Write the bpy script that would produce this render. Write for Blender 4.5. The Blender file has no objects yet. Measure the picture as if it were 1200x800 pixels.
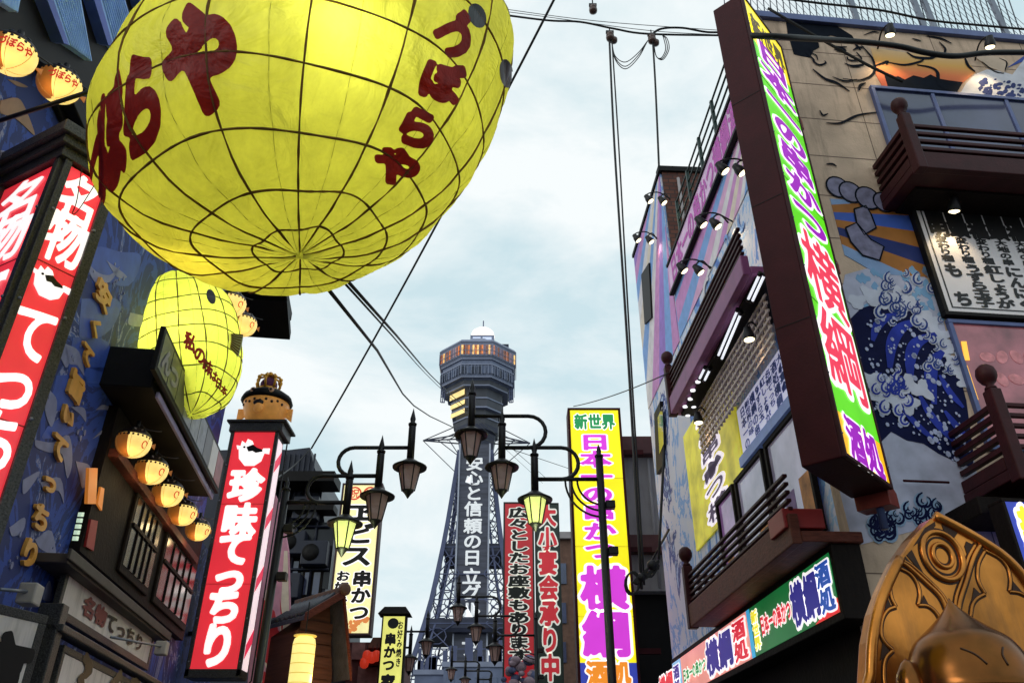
import bpy, bmesh, math, random
import numpy as np
from mathutils import Vector, Matrix
from mathutils.bvhtree import BVHTree
from mathutils.geometry import tessellate_polygon
random.seed(11)
SC = bpy.context.scene
COL = SC.collection
rad = math.radians

# ------------------------------------------------------------------ camera
FPX, EYE = 938.0, 1.6                       # focal length in photo pixels, eye height
TH = math.atan2(550.0, FPX)                 # the lens looks up
CT, ST = math.cos(TH), math.sin(TH)
cam = bpy.data.objects.new('camera', bpy.data.cameras.new('camera'))
COL.objects.link(cam)
cam.location = (0, 0, EYE)
cam.rotation_euler = (math.pi/2 + TH, 0, 0)
cam.data.sensor_width = 36.0
cam.data.lens = FPX/1200*36
cam.data.clip_end = 3000
SC.camera = cam

# ------------------------------------------------------------------ sky, sun, exposure
SUN_EL, SUN_AZ = rad(24), rad(-125)
world = bpy.data.worlds.new('World'); SC.world = world
world.use_nodes = True
nt = world.node_tree; nt.nodes.clear()
def wn(t, **kw):
    n = nt.nodes.new(t)
    for k, v in kw.items(): setattr(n, k, v)
    return n
sky = wn('ShaderNodeTexSky', sky_type='NISHITA', sun_disc=False)
sky.sun_elevation = SUN_EL; sky.sun_rotation = SUN_AZ
sky.air_density = 1.0; sky.dust_density = 2.0; sky.ozone_density = 2.0
tc = wn('ShaderNodeTexCoord')
mp = wn('ShaderNodeMapping'); mp.inputs['Scale'].default_value = (1.0, 1.0, 2.2)
mp.inputs['Location'].default_value = (0.35, 0.1, 0.55)
nz = wn('ShaderNodeTexNoise'); nz.inputs['Scale'].default_value = 1.9; nz.inputs['Detail'].default_value = 9; nz.inputs['Roughness'].default_value = .6
nz.inputs['Distortion'].default_value = .35
cr = wn('ShaderNodeValToRGB'); cr.color_ramp.elements[0].position = .40; cr.color_ramp.elements[1].position = .60
cr.color_ramp.elements[0].color = (0, 0, 0, 1); cr.color_ramp.elements[1].color = (1, 1, 1, 1)
mx = wn('ShaderNodeMix', data_type='RGBA')
cl0 = wn('ShaderNodeMix', data_type='RGBA')          # thin overcast veil over the blue
cl0.inputs['Factor'].default_value = .85
cl0.inputs['B'].default_value = (7.0, 8.9, 9.45, 1)
mx.inputs['B'].default_value = (9.4, 9.9, 10.0, 1)
bg = wn('ShaderNodeBackground'); bg.inputs['Strength'].default_value = .1
wo = wn('ShaderNodeOutputWorld')
L = nt.links.new
L(tc.outputs['Generated'], mp.inputs['Vector']); L(mp.outputs['Vector'], nz.inputs['Vector'])
L(nz.outputs['Fac'], cr.inputs['Fac']); L(sky.outputs['Color'], cl0.inputs['A'])
L(cr.outputs['Color'], mx.inputs['Factor']); L(cl0.outputs['Result'], mx.inputs['A'])
L(mx.outputs['Result'], bg.inputs['Color']); L(bg.outputs['Background'], wo.inputs['Surface'])
sun = bpy.data.objects.new('sun', bpy.data.lights.new('sun', 'SUN')); COL.objects.link(sun)
sun.data.energy = .5; sun.data.angle = rad(20); sun.data.color = (1, .93, .85)
sun.rotation_euler = Vector((-math.sin(SUN_AZ)*math.cos(SUN_EL), -math.cos(SUN_AZ)*math.cos(SUN_EL), -math.sin(SUN_EL))).to_track_quat('-Z', 'Y').to_euler()
SC.view_settings.view_transform = 'Standard'; SC.view_settings.look = 'None'
SC.view_settings.exposure = 0.0; SC.view_settings.gamma = 1.0
SC.cycles.max_bounces = 8; SC.cycles.transparent_max_bounces = 12
SC.cycles.sample_clamp_indirect = 6.0
SC.cycles.use_denoising = True

# ------------------------------------------------------------------ rays and wall frames
def ray(x, y):
    u = (x-600)/FPX; v = (400-y)/FPX
    return Vector((u, CT - v*ST, ST + v*CT))
def at(x, y, t):                            # point at camera depth t along a sight line
    return Vector((0, 0, EYE)) + ray(x, y)*t
def atY(x, y, Y):                           # point at distance Y down the street
    r = ray(x, y); return Vector((0, 0, EYE)) + r*(Y/r.y)
class Fr:
    """a vertical plane: s runs along it (rightwards seen from the street), n out of it, z up"""
    def __init__(self, ox, oy, heading):
        h = rad(heading); self.o = Vector((ox, oy, 0)); self.h = heading
        self.es = Vector((math.sin(h), math.cos(h), 0)); self.en = Vector((self.es.y, -self.es.x, 0))
    def P(self, s, n, z): return self.o + self.es*s + self.en*n + Vector((0, 0, z))
    def hit(self, x, y, n=0.0):
        r = ray(x, y); c = Vector((0, 0, EYE))
        t = (self.o + self.en*n - c).dot(self.en)/r.dot(self.en)
        p = c + r*t; d = p - self.o
        return d.dot(self.es), p.z
    def pts(self, px, n=0.0): return [self.hit(x, y, n) for x, y in px]
    def rect(self, q, n=0.0):               # q = tl, tr, br, bl in the photo -> s0, s1, z0, z1
        a = self.pts(q, n)
        return ((a[0][0]+a[3][0])/2, (a[1][0]+a[2][0])/2, (a[2][1]+a[3][1])/2, (a[0][1]+a[1][1])/2)
    def off(self, n): 
        p = self.o + self.en*n; return Fr(p.x, p.y, self.h)
def front(Y, X=0): return Fr(X, Y, 90)
def lat(d, h):                              # wall whose plane passes d metres beside the camera
    f = Fr(0, 0, h); p = -f.en*d; return Fr(p.x, p.y, h)

# ------------------------------------------------------------------ materials
def lin(c):
    c = c/255.0
    return c/12.92 if c <= .04045 else ((c+.055)/1.055)**2.4
def rgb(r, g, b): return (lin(r), lin(g), lin(b), 1)
MATS = {}
def mat(name, col, rough=.6, metal=0., emit=0., var=.18, vscale=6., bump=.0, bscale=40., spec=.4, dirt=0., stretch=None, emcol=None, coat=0.):
    """principled surface with uneven colour, optional streaky dirt and bump"""
    if name in MATS: return MATS[name]
    m = bpy.data.materials.new(name); m.use_nodes = True; t = m.node_tree; N = t.nodes; K = t.links.new
    b = N['Principled BSDF']; b.inputs['Roughness'].default_value = rough; b.inputs['Metallic'].default_value = metal
    b.inputs['Specular IOR Level'].default_value = spec
    b.inputs['Coat Weight'].default_value = coat
    co = N.new('ShaderNodeTexCoord'); mpn = N.new('ShaderNodeMapping'); K(co.outputs['Object'], mpn.inputs['Vector'])
    if stretch: mpn.inputs['Scale'].default_value = stretch
    no = N.new('ShaderNodeTexNoise'); no.inputs['Scale'].default_value = vscale; no.inputs['Detail'].default_value = 4
    K(mpn.outputs['Vector'], no.inputs['Vector'])
    r = N.new('ShaderNodeMapRange'); r.inputs['From Min'].default_value = .25; r.inputs['From Max'].default_value = .75
    r.inputs['To Min'].default_value = 1-var; r.inputs['To Max'].default_value = 1+var*.6
    K(no.outputs['Fac'], r.inputs['Value'])
    mu = N.new('ShaderNodeVectorMath'); mu.operation = 'SCALE'; mu.inputs[0].default_value = col[:3]
    K(r.outputs['Result'], mu.inputs['Scale'])
    out = mu.outputs['Vector']
    if dirt:
        d = N.new('ShaderNodeTexNoise'); d.inputs['Scale'].default_value = 3.; d.inputs['Detail'].default_value = 6; d.inputs['Roughness'].default_value = .7
        m2 = N.new('ShaderNodeMapping'); m2.inputs['Scale'].default_value = (2.2, 2.2, .35); K(co.outputs['Object'], m2.inputs['Vector']); K(m2.outputs['Vector'], d.inputs['Vector'])
        rr = N.new('ShaderNodeMapRange'); rr.inputs['From Min'].default_value = .5; rr.inputs['From Max'].default_value = .72; rr.inputs['To Max'].default_value = dirt
        K(d.outputs['Fac'], rr.inputs['Value'])
        mi = N.new('ShaderNodeMix'); mi.data_type = 'RGBA'; mi.inputs['B'].default_value = (.05, .042, .035, 1)
        K(rr.outputs['Result'], mi.inputs['Factor']); K(out, mi.inputs['A']); out = mi.outputs['Result']
    K(out, b.inputs['Base Color'])
    if emit:
        if emcol: b.inputs['Emission Color'].default_value = emcol
        else: K(out, b.inputs['Emission Color'])
        b.inputs['Emission Strength'].default_value = emit
    if bump:
        n2 = N.new('ShaderNodeTexNoise'); n2.inputs['Scale'].default_value = bscale; n2.inputs['Detail'].default_value = 3
        K(co.outputs['Object'], n2.inputs['Vector'])
        bu = N.new('ShaderNodeBump'); bu.inputs['Strength'].default_value = bump; bu.inputs['Distance'].default_value = .02
        K(n2.outputs['Fac'], bu.inputs['Height']); K(bu.outputs['Normal'], b.inputs['Normal'])
    MATS[name] = m; return m
def lit(name, col, e=.85, var=.08, vscale=2.5, rough=.45):
    if 'panel' in name: return mat(name, col, .35, emit=e*.92, var=max(var, .17), vscale=1.6, dirt=.16, spec=.5)   # sheet acrylic, unevenly lit and a little soiled
    return mat(name, col, rough, emit=e, var=var, vscale=vscale)
def skin_mat(name, col, tr=.6, var=.12, em=0., gloss=.05):
    """thin glowing cloth: diffuse both ways"""
    if name in MATS: return MATS[name]
    m = bpy.data.materials.new(name); m.use_nodes = True; t = m.node_tree; N = t.nodes; K = t.links.new; N.clear()
    co = N.new('ShaderNodeTexCoord'); no = N.new('ShaderNodeTexNoise'); no.inputs['Scale'].default_value = 2.6; no.inputs['Detail'].default_value = 8; no.inputs['Roughness'].default_value = .68
    mpz = N.new('ShaderNodeMapping'); mpz.inputs['Scale'].default_value = (1.6, 1.6, .5); K(co.outputs['Object'], mpz.inputs['Vector']); K(mpz.outputs['Vector'], no.inputs['Vector'])
    r = N.new('ShaderNodeMapRange'); r.inputs['From Min'].default_value = .3; r.inputs['From Max'].default_value = .7; r.inputs['To Min'].default_value = 1-var; r.inputs['To Max'].default_value = 1+var*.5
    K(no.outputs['Fac'], r.inputs['Value'])
    mu = N.new('ShaderNodeVectorMath'); mu.operation = 'SCALE'; mu.inputs[0].default_value = col[:3]; K(r.outputs['Result'], mu.inputs['Scale'])
    d = N.new('ShaderNodeBsdfDiffuse'); tr_ = N.new('ShaderNodeBsdfTranslucent'); K(mu.outputs['Vector'], d.inputs['Color']); K(mu.outputs['Vector'], tr_.inputs['Color'])
    mi = N.new('ShaderNodeMixShader'); mi.inputs[0].default_value = tr; K(d.outputs[0], mi.inputs[1]); K(tr_.outputs[0], mi.inputs[2])
    g = N.new('ShaderNodeBsdfGlossy'); g.inputs['Roughness'].default_value = .5
    m2 = N.new('ShaderNodeMixShader'); m2.inputs[0].default_value = gloss; K(mi.outputs[0], m2.inputs[1]); K(g.outputs[0], m2.inputs[2])
    # creases of the cloth
    n2 = N.new('ShaderNodeTexNoise'); n2.inputs['Scale'].default_value = 3.5; n2.inputs['Detail'].default_value = 4; n2.inputs['Distortion'].default_value = .8
    K(co.outputs['Object'], n2.inputs['Vector'])
    bu = N.new('ShaderNodeBump'); bu.inputs['Strength'].default_value = .8; bu.inputs['Distance'].default_value = .09
    K(n2.outputs['Fac'], bu.inputs['Height'])
    for s in (d, tr_, g): K(bu.outputs['Normal'], s.inputs['Normal'])
    o = N.new('ShaderNodeOutputMaterial')
    if em:
        e = N.new('ShaderNodeEmission'); e.inputs['Strength'].default_value = em; K(mu.outputs['Vector'], e.inputs['Color'])
        ad = N.new('ShaderNodeAddShader'); K(m2.outputs[0], ad.inputs[0]); K(e.outputs[0], ad.inputs[1]); K(ad.outputs[0], o.inputs['Surface'])
    else: K(m2.outputs[0], o.inputs['Surface'])
    MATS[name] = m; return m
def glass_mat(name, col, rough=.08, spec=.8):
    return mat(name, col, rough, spec=spec, var=.25, vscale=1.2)

# ------------------------------------------------------------------ objects
ORG = {}
def thing(name, label, cat, loc=(0, 0, 0), group=None, kind=None):
    o = bpy.data.objects.new(name, None); COL.objects.link(o); o.location = loc; o.empty_display_size = .2
    o['label'] = label; o['category'] = cat
    if group: o['group'] = group
    if kind: o['kind'] = kind
    ORG[o] = Vector(loc); return o
def tag(o, label, cat, group=None, kind=None):
    o['label'] = label; o['category'] = cat
    if group: o['group'] = group
    if kind: o['kind'] = kind
    return o
class MB:
    """collects shapes (world coordinates) for ONE mesh object"""
    def __init__(self): self.v = []; self.f = []; self.m = []; self.sm = []
    def add(self, v, f, mi=0, smooth=False):
        k = len(self.v); self.v += [tuple(p) for p in v]
        for q in f: self.f.append([i+k for i in q]); self.m.append(mi); self.sm.append(smooth)
        return self
    def hexa(self, c, mi=0):                # 8 corners: bottom 4 ccw, top 4 ccw
        return self.add(c, [(3, 2, 1, 0), (4, 5, 6, 7), (0, 1, 5, 4), (1, 2, 6, 5), (2, 3, 7, 6), (3, 0, 4, 7)], mi)
    def box(self, fr, s0, s1, n0, n1, z0, z1, mi=0):
        if s0 > s1: s0, s1 = s1, s0
        if n0 > n1: n0, n1 = n1, n0
        if z0 > z1: z0, z1 = z1, z0
        P = fr.P
        return self.hexa([P(s0, n1, z0), P(s1, n1, z0), P(s1, n0, z0), P(s0, n0, z0), P(s0, n1, z1), P(s1, n1, z1), P(s1, n0, z1), P(s0, n0, z1)], mi)
    def prism(self, fr, pts, n0, n1, mi=0):  # outline (s,z) given thickness from n0 (back) to n1 (front)
        k = len(pts)
        a = sum(pts[i][0]*pts[(i+1) % k][1]-pts[(i+1) % k][0]*pts[i][1] for i in range(k))
        if a < 0: pts = pts[::-1]
        tri = tessellate_polygon([[Vector((s, z, 0)) for s, z in pts]])
        v = [fr.P(s, n1, z) for s, z in pts] + [fr.P(s, n0, z) for s, z in pts]
        f = []
        for t in tri:
            A, B, C = [pts[i] for i in t]
            cr_ = (B[0]-A[0])*(C[1]-A[1])-(B[1]-A[1])*(C[0]-A[0])
            t = tuple(t) if cr_ > 0 else tuple(t)[::-1]
            f.append(t); f.append(tuple(i+k for i in t[::-1]))
        for i in range(k): j = (i+1) % k; f.append((i, i+k, j+k, j))
        return self.add(v, f, mi)
    def ribbon(self, fr, pts, w, n, mi=0, taper=True):   # painted brush line on a wall
        k = len(pts); v = []
        for i, (s, z) in enumerate(pts):
            a = pts[max(0, i-1)]; b = pts[min(k-1, i+1)]
            d = Vector((b[0]-a[0], b[1]-a[1])); d = d.normalized() if d.length else Vector((1, 0))
            ww = w*(.35+.65*math.sin(math.pi*(i+.3)/(k-.4))) if taper and k > 2 else w
            v += [fr.P(s-d.y*ww/2, n, z+d.x*ww/2), fr.P(s+d.y*ww/2, n, z-d.x*ww/2)]
        return self.add(v, [(2*i, 2*i+1, 2*i+3, 2*i+2) for i in range(k-1)], mi)
    def tube(self, pts, r, seg=8, mi=0, cap=True):
        pts = [Vector(p) for p in pts]; k = len(pts)
        rr = r if isinstance(r, (list, tuple)) else [r]*k
        v = []; f = []; up = None
        for i, p in enumerate(pts):
            d = (pts[min(k-1, i+1)]-pts[max(0, i-1)]).normalized()
            if up is None: up = d.orthogonal().normalized()
            up = (up - d*up.dot(d)); up = up.normalized() if up.length > 1e-6 else d.orthogonal().normalized()
            w = d.cross(up)
            for j in range(seg):
                a = 2*math.pi*j/seg; v.append(p + (up*math.cos(a)+w*math.sin(a))*rr[i])
        for i in range(k-1):
            for j in range(seg):
                j2 = (j+1) % seg; f.append((i*seg+j, i*seg+j2, (i+1)*seg+j2, (i+1)*seg+j))
        if cap: f.append(tuple(range(seg))[::-1]); f.append(tuple((k-1)*seg+j for j in range(seg)))
        return self.add(v, f, mi, seg > 5)
    def lathe(self, c, prof, seg=16, mi=0, smooth=True, ax=None, rot=0.):   # prof: (radius, height)
        c = Vector(c); v = []; f = []; k = len(prof)
        M = Vector((0, 0, 1)).rotation_difference(Vector(ax)).to_matrix() if ax else Matrix.Identity(3)
        for r, h in prof:
            for j in range(seg):
                a = 2*math.pi*j/seg + rot; v.append(c + M @ Vector((r*math.cos(a), r*math.sin(a), h)))
        for i in range(k-1):
            for j in range(seg):
                j2 = (j+1) % seg; f.append((i*seg+j, i*seg+j2, (i+1)*seg+j2, (i+1)*seg+j))
        f.append(tuple(range(seg))[::-1]); f.append(tuple((k-1)*seg+j for j in range(seg)))
        return self.add(v, f, mi, smooth)
    def ball(self, c, r, seg=16, mi=0, sc=(1, 1, 1)):
        c = Vector(c); prof = []
        n = max(6, seg//2)
        v = []; f = []
        for i in range(n+1):
            t = math.pi*i/n
            for j in range(seg):
                a = 2*math.pi*j/seg
                v.append(c+Vector((r*sc[0]*math.sin(t)*math.cos(a), r*sc[1]*math.sin(t)*math.sin(a), -r*sc[2]*math.cos(t))))
        for i in range(n):
            for j in range(seg):
                j2 = (j+1) % seg; f.append((i*seg+j, i*seg+j2, (i+1)*seg+j2, (i+1)*seg+j))
        return self.add(v, f, mi, True)
    def build(self, name, mats, parent=None, bevel=0., org=None, weld=False):
        O = ORG[parent] if parent else Vector(org or (0, 0, 0))
        me = bpy.data.meshes.new(name)
        me.from_pydata([(p[0]-O.x, p[1]-O.y, p[2]-O.z) for p in self.v], [], self.f)
        me.validate()
        mats = mats if isinstance(mats, (list, tuple)) else [mats]
        for m in mats: me.materials.append(m)
        if len(me.polygons) == len(self.f):
            me.polygons.foreach_set('material_index', self.m); me.polygons.foreach_set('use_smooth', self.sm)
        if weld:
            bm = bmesh.new(); bm.from_mesh(me); bmesh.ops.remove_doubles(bm, verts=bm.verts, dist=1e-4); bm.to_mesh(me); bm.free()
        me.update()
        o = bpy.data.objects.new(name, me); COL.objects.link(o)
        if parent: o.parent = parent
        else: o.location = O
        ORG[o] = O
        if bevel:
            b = o.modifiers.new('bevel', 'BEVEL'); b.width = bevel; b.segments = 2; b.limit_method = 'ANGLE'; b.angle_limit = rad(50)
        return o
def seams(fr, s0, s1, zs, n, mt, par, name='panel_seam'):
    m = MB()
    for z in zs: m.box(fr, s0, s1, n, n+.003, z-.004, z+.004)
    return m.build(name, mt, par)
def bolts(fr, pts, n, mt, par, r=.012):
    m = MB()
    for s, z in pts: m.lathe(fr.P(s, n-.002, z), [(r, 0), (r, .006), (r*.6, .011)], 8, ax=fr.en)
    return m.build('bolt_heads', mt, par)
def point_lamp(parent, name, loc, power, col, r=.03, spot=None, aim=None):
    l = bpy.data.lights.new(name, 'SPOT' if spot else 'POINT'); l.energy = power; l.color = col; l.shadow_soft_size = r
    o = bpy.data.objects.new(name, l); COL.objects.link(o); o.parent = parent; o.location = Vector(loc)-ORG[parent]
    if spot: l.spot_size = rad(spot); l.spot_blend = .8; o.rotation_euler = Vector(aim).to_track_quat('-Z', 'Y').to_euler()
    return o

# ------------------------------------------------------------------ lettering
_fc = bpy.data.curves.new('glyph_source', 'FONT'); _fc.size = 1; _fc.resolution_u = 4
_fo = bpy.data.objects.new('glyph_source', _fc); COL.objects.link(_fo)
GX0, GY0, GW, GH = -.2, -.33, 1.4, 1.42
_SDF = {}; _OUT = {}
def sdf(ch, res):
    k = (ch, res)
    if k in _SDF: return _SDF[k]
    _fc.body = ch
    dg = bpy.context.evaluated_depsgraph_get(); dg.update()
    ev = _fo.evaluated_get(dg); me = ev.to_mesh()
    V = np.array([(v.co.x, v.co.y) for v in me.vertices], float).reshape(-1, 2)
    cnt = {}
    for p in me.polygons:
        vs = list(p.vertices)
        for i in range(len(vs)):
            e = (min(vs[i], vs[i-1]), max(vs[i], vs[i-1])); cnt[e] = cnt.get(e, 0)+1
    E_ = np.array([e for e, c in cnt.items() if c == 1]); ev.to_mesh_clear()
    nx, ny = int(GW*res)+1, int(GH*res)+1
    X, Y = np.meshgrid(GX0+np.arange(nx)/res, GY0+np.arange(ny)/res)
    px = X.ravel()[:, None]; py = Y.ravel()[:, None]
    A = V[E_[:, 0]]; B = V[E_[:, 1]]
    ax, ay, bx, by = A[:, 0], A[:, 1], B[:, 0], B[:, 1]
    dx, dy = bx-ax, by-ay; LL = dx*dx+dy*dy+1e-12
    t = np.clip(((px-ax)*dx+(py-ay)*dy)/LL, 0, 1)
    d = np.sqrt(((px-ax-t*dx)**2+(py-ay-t*dy)**2).min(1))
    cross = ((ay > py) != (by > py)) & (px < (bx-ax)*(py-ay)/np.where(by == ay, 1e-9, by-ay)+ax)
    ins = cross.sum(1) % 2 == 1
    f = np.where(ins, -d, d).reshape(ny, nx)
    _SDF[k] = f; return f
def blur(f, k):
    for _ in range(k):
        g = np.pad(f, 1, mode='edge')
        f = (g[1:-1, 1:-1]*4+g[:-2, 1:-1]+g[2:, 1:-1]+g[1:-1, :-2]+g[1:-1, 2:])/8
    return f
def field(ch, bold, res, soft): return blur(sdf(ch, res), soft)-bold
def cells(f, res):
    """marching squares: per cell the ring of (kind, key, point)"""
    ny, nx = f.shape
    for j in range(ny-1):
        for i in range(nx-1):
            q = (f[j, i], f[j, i+1], f[j+1, i+1], f[j+1, i])
            ins = [a < 0 for a in q]
            if not any(ins): continue
            cs = ((i, j), (i+1, j), (i+1, j+1), (i, j+1)); ring = []
            for k in range(4):
                if ins[k]: ring.append(('c', cs[k], cs[k]))
                k2 = (k+1) % 4
                if ins[k] != ins[k2]:
                    t = q[k]/(q[k]-q[k2]); a, b = cs[k], cs[k2]
                    ring.append(('x' if ins[k] else 'n', (min(a, b), max(a, b)), (a[0]+(b[0]-a[0])*t, a[1]+(b[1]-a[1])*t)))
            yield ring
def rdp(p, tol):
    if len(p) < 3: return p
    a, b = np.array(p[0]), np.array(p[-1]); d = b-a; n = np.hypot(*d); q = np.array(p)
    dist = np.abs(d[0]*(q[:, 1]-a[1])-d[1]*(q[:, 0]-a[0]))/n if n > 1e-9 else np.hypot(*(q-a).T)
    k = int(dist.argmax())
    if dist[k] <= tol: return [p[0], p[-1]]
    return rdp(p[:k+1], tol)[:-1]+rdp(p[k:], tol)
def outline(ch, bold=.03, res=44, soft=1):
    key = (ch, bold, res, soft)
    if key in _OUT: return _OUT[key]
    f = field(ch, bold, res, soft); nxt = {}; pos = {}
    for ring in cells(f, res):
        xs = [r for r in ring if r[0] != 'c']
        for k, r in enumerate(xs):
            pos[r[1]] = r[2]
            if r[0] == 'x': nxt[r[1]] = xs[(k+1) % len(xs)][1]
    loops = []
    while nxt:
        s = next(iter(nxt)); lp = []; k = s
        while k in nxt: lp.append(pos[k]); k = nxt.pop(k)
        if len(lp) > 5:
            h = len(lp)//2; tol = .16 if res > 30 else .1
            lp = rdp(lp[:h+1], tol)[:-1]+rdp(lp[h:]+[lp[0]], tol)[:-1]
            if len(lp) > 2: loops.append([(GX0+x/res, GY0+y/res) for x, y in lp])
    pts = [p for l in loops for p in l]
    tri = [tuple(t) for t in tessellate_polygon([[Vector((x, y, 0)) for x, y in l] for l in loops])] if loops else []
    good = []
    for t in tri:
        a, b, c = (pts[i] for i in t)
        cr_ = (b[0]-a[0])*(c[1]-a[1])-(b[1]-a[1])*(c[0]-a[0])
        if abs(cr_) > 1e-9: good.append(t if cr_ > 0 else t[::-1])
    _OUT[key] = (loops, pts, good); return _OUT[key]
def put_char(mb, fr, ch, s, z, w, h, n, bold=.03, depth=0., res=44, soft=1, mi=0, tilt=0., shear=0.):
    """one character whose em box is centred on (s,z)"""
    loops, pts, tri = outline(ch, bold, res, soft)
    ca, sa = math.cos(tilt), math.sin(tilt)
    def m(p, nn):
        x = (p[0]-.5)*w; y = (p[1]-.38)*h; x += y*shear
        return fr.P(s+x*ca-y*sa, nn, z+x*sa+y*ca)
    mb.add([m(p, n) for p in pts], tri, mi)
    if depth:
        for l in loops:
            k = len(l)
            mb.add([m(p, n) for p in l]+[m(p, n-depth) for p in l], [(i, (i+1) % k, (i+1) % k+k, i+k) for i in range(k)], mi)
def put_column(mb, fr, text, s, z_top, z_bot, w, n, bold=.03, fill=1., **kw):
    h = (z_top-z_bot)/len(text)
    for i, ch in enumerate(text):
        put_char(mb, fr, 'ー' if ch == '|' else ch, s, z_top-h*(i+.5), (w if ch != '|' else h*fill), (h*fill if ch != '|' else w), n, bold, tilt=(-math.pi/2 if ch == '|' else 0.), **kw)
def put_row(mb, fr, text, s0, s1, z, h, n, bold=.03, fill=1., **kw):
    w = (s1-s0)/len(text)
    for i, ch in enumerate(text): put_char(mb, fr, ch, s0+w*(i+.5), z, w*fill, h, n, bold, **kw)
def bezier(pts, k=6):                       # smooth curve through points (2D or 3D)
    p = [Vector(a) for a in pts]; p = [p[0]*2-p[1]]+p+[p[-1]*2-p[-2]]; out = []
    for i in range(1, len(p)-2):
        for j in range(k):
            t = j/k; a, b, c, d = p[i-1:i+3]
            out.append(.5*((2*b)+(c-a)*t+(2*a-5*b+4*c-d)*t*t+(3*b-a-3*c+d)*t**3))
    return out+[p[-2]]
def ell(cx, cz, rx, rz, k=20, rot=0.):
    c, s = math.cos(rot), math.sin(rot)
    return [(cx+rx*math.cos(a)*c-rz*math.sin(a)*s, cz+rx*math.cos(a)*s+rz*math.sin(a)*c) for a in (2*math.pi*i/k for i in range(k))]
def clip_rect(poly, s0, s1, z0, z1):
    for ax, lim, sg in ((0, s0, 1), (0, s1, -1), (1, z0, 1), (1, z1, -1)):
        out = []
        for i in range(len(poly)):
            a, b = poly[i-1], poly[i]; da, db = sg*(a[ax]-lim), sg*(b[ax]-lim)
            if (da >= 0) != (db >= 0): t = da/(da-db); out.append((a[0]+(b[0]-a[0])*t, a[1]+(b[1]-a[1])*t))
            if db >= 0: out.append(b)
        poly = out
        if len(poly) < 3: return []
    return poly
def hitz(x, y, z):
    r = ray(x, y); return Vector((0, 0, EYE)) + r*((z-EYE)/r.z)
UP = Fr(0, 0, 90)
for ch in '名物てっちり珍味安くて旨いふぐ料理私の味は日本一新世界の串かつ横綱酒処広々としたお座敷もあります!大小宴会承り中づぼらやヱビス好み焼き心と信頼立グループー変わり種うずら玉子紅しょうがにんくねぎ頭明福縁屋元祖': outline(ch, .03)

# ------------------------------------------------------------------ palette
M_asph = mat('asphalt', (.05, .05, .052, 1), .85, var=.3, vscale=12, bump=.4)
M_pave = mat('paving', (.2, .19, .18, 1), .8, var=.25, vscale=5, bump=.2)
M_black = mat('black_paint', (.007, .006, .006, 1), .55, var=.3, spec=.18)
M_soot = mat('dark_timber', (.011, .007, .006, 1), .7, var=.5, stretch=(8, 8, 1), bump=.25, bscale=25, spec=.15)
M_iron = mat('black_iron', (.012, .011, .013, 1), .45, metal=.3, var=.3)
M_wire = mat('cable_rubber', (.01, .01, .011, 1), .6)
M_navy = mat('navy_side', (.014, .03, .15, 1), .5, var=.35, vscale=2, dirt=.25)
M_navy2 = mat('dark_navy_metal', (.012, .016, .035, 1), .45, var=.3, vscale=3, dirt=.3)
M_blue = mat('blue_roof_sheet', (.30, .52, 1.0, 1), .45, var=.2)
M_blued = mat('blue_roof_edge', (.06, .11, .5, 1), .45)
M_granite = mat('speckled_granite', (.05, .048, .05, 1), .4, var=.95, vscale=90, bump=.3, bscale=90)
M_maroon = mat('maroon_paint', (.050, .006, .009, 1), .55, var=.3, vscale=3, bump=.1, spec=.15)
M_maroon2 = mat('dark_maroon_wood', (.042, .007, .009, 1), .5, var=.35, bump=.12, spec=.2)
M_brown = mat('brown_beam', (.13, .034, .022, 1), .6, var=.45, dirt=.25, bump=.2, spec=.2, stretch=(2, 2, 9))
M_pinkbeam = mat('plum_beam', (.30, .09, .24, 1), .5, var=.15, dirt=.2)
M_grey = mat('grey_render', (.36, .33, .34, 1), .85, var=.15, vscale=2, dirt=.35, bump=.12)
M_beige = mat('beige_mural_wall', (.62, .46, .34, 1), .85, var=.22, vscale=3, dirt=.4, bump=.2, spec=.15)
M_wsign = mat('aged_white_board', (.80, .72, .70, 1), .55, var=.12, vscale=2, dirt=.35)
M_wgloss = mat('white_board', (.78, .74, .76, 1), .4, var=.06)
M_ink = mat('black_ink', (.008, .007, .008, 1), .45)
M_orange = mat('orange_letter', (.85, .40, .08, 1), .5, var=.2, vscale=9)
M_crest = mat('lilac_crest', (.25, .26, .44, 1), .6, var=.25, vscale=7)
M_azure = mat('azure_patch', (.045, .10, .46, 1), .55, var=.3, vscale=5)
M_tan = mat('tan_crest', (.34, .2, .12, 1), .6, var=.3, vscale=7)
M_metal = mat('grey_metal', (.2, .22, .27, 1), .4, metal=.5, var=.2)
M_bluepipe = mat('slate_blue_metal', (.1, .13, .28, 1), .4, metal=.3, var=.2)
M_glassd = glass_mat('dark_glass', (.012, .014, .02, 1), .2, .35)
M_glassb = mat('blue_grey_glass', (.05, .06, .13, 1), .1, spec=.9, var=.5, vscale=1.4)
M_gold = mat('gilded_metal', (.54, .205, .04, 1), .28, metal=.88, var=.6, vscale=3, bump=.15, bscale=9, dirt=.45)
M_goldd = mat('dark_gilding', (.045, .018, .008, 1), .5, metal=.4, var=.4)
M_bronze = mat('dark_bronze', (.19, .072, .018, 1), .22, metal=.9, var=.5, vscale=4)
M_red = lit('red_panel', rgb(236, 52, 64), .8, .07)
M_redd = mat('red_paint', (.4, .02, .025, 1), .5, var=.2)
M_white = lit('white_letter', rgb(255, 250, 248), .9, .03)
M_lav = mat('lavender_paint', (.42, .36, .6, 1), .6, var=.2)

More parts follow.
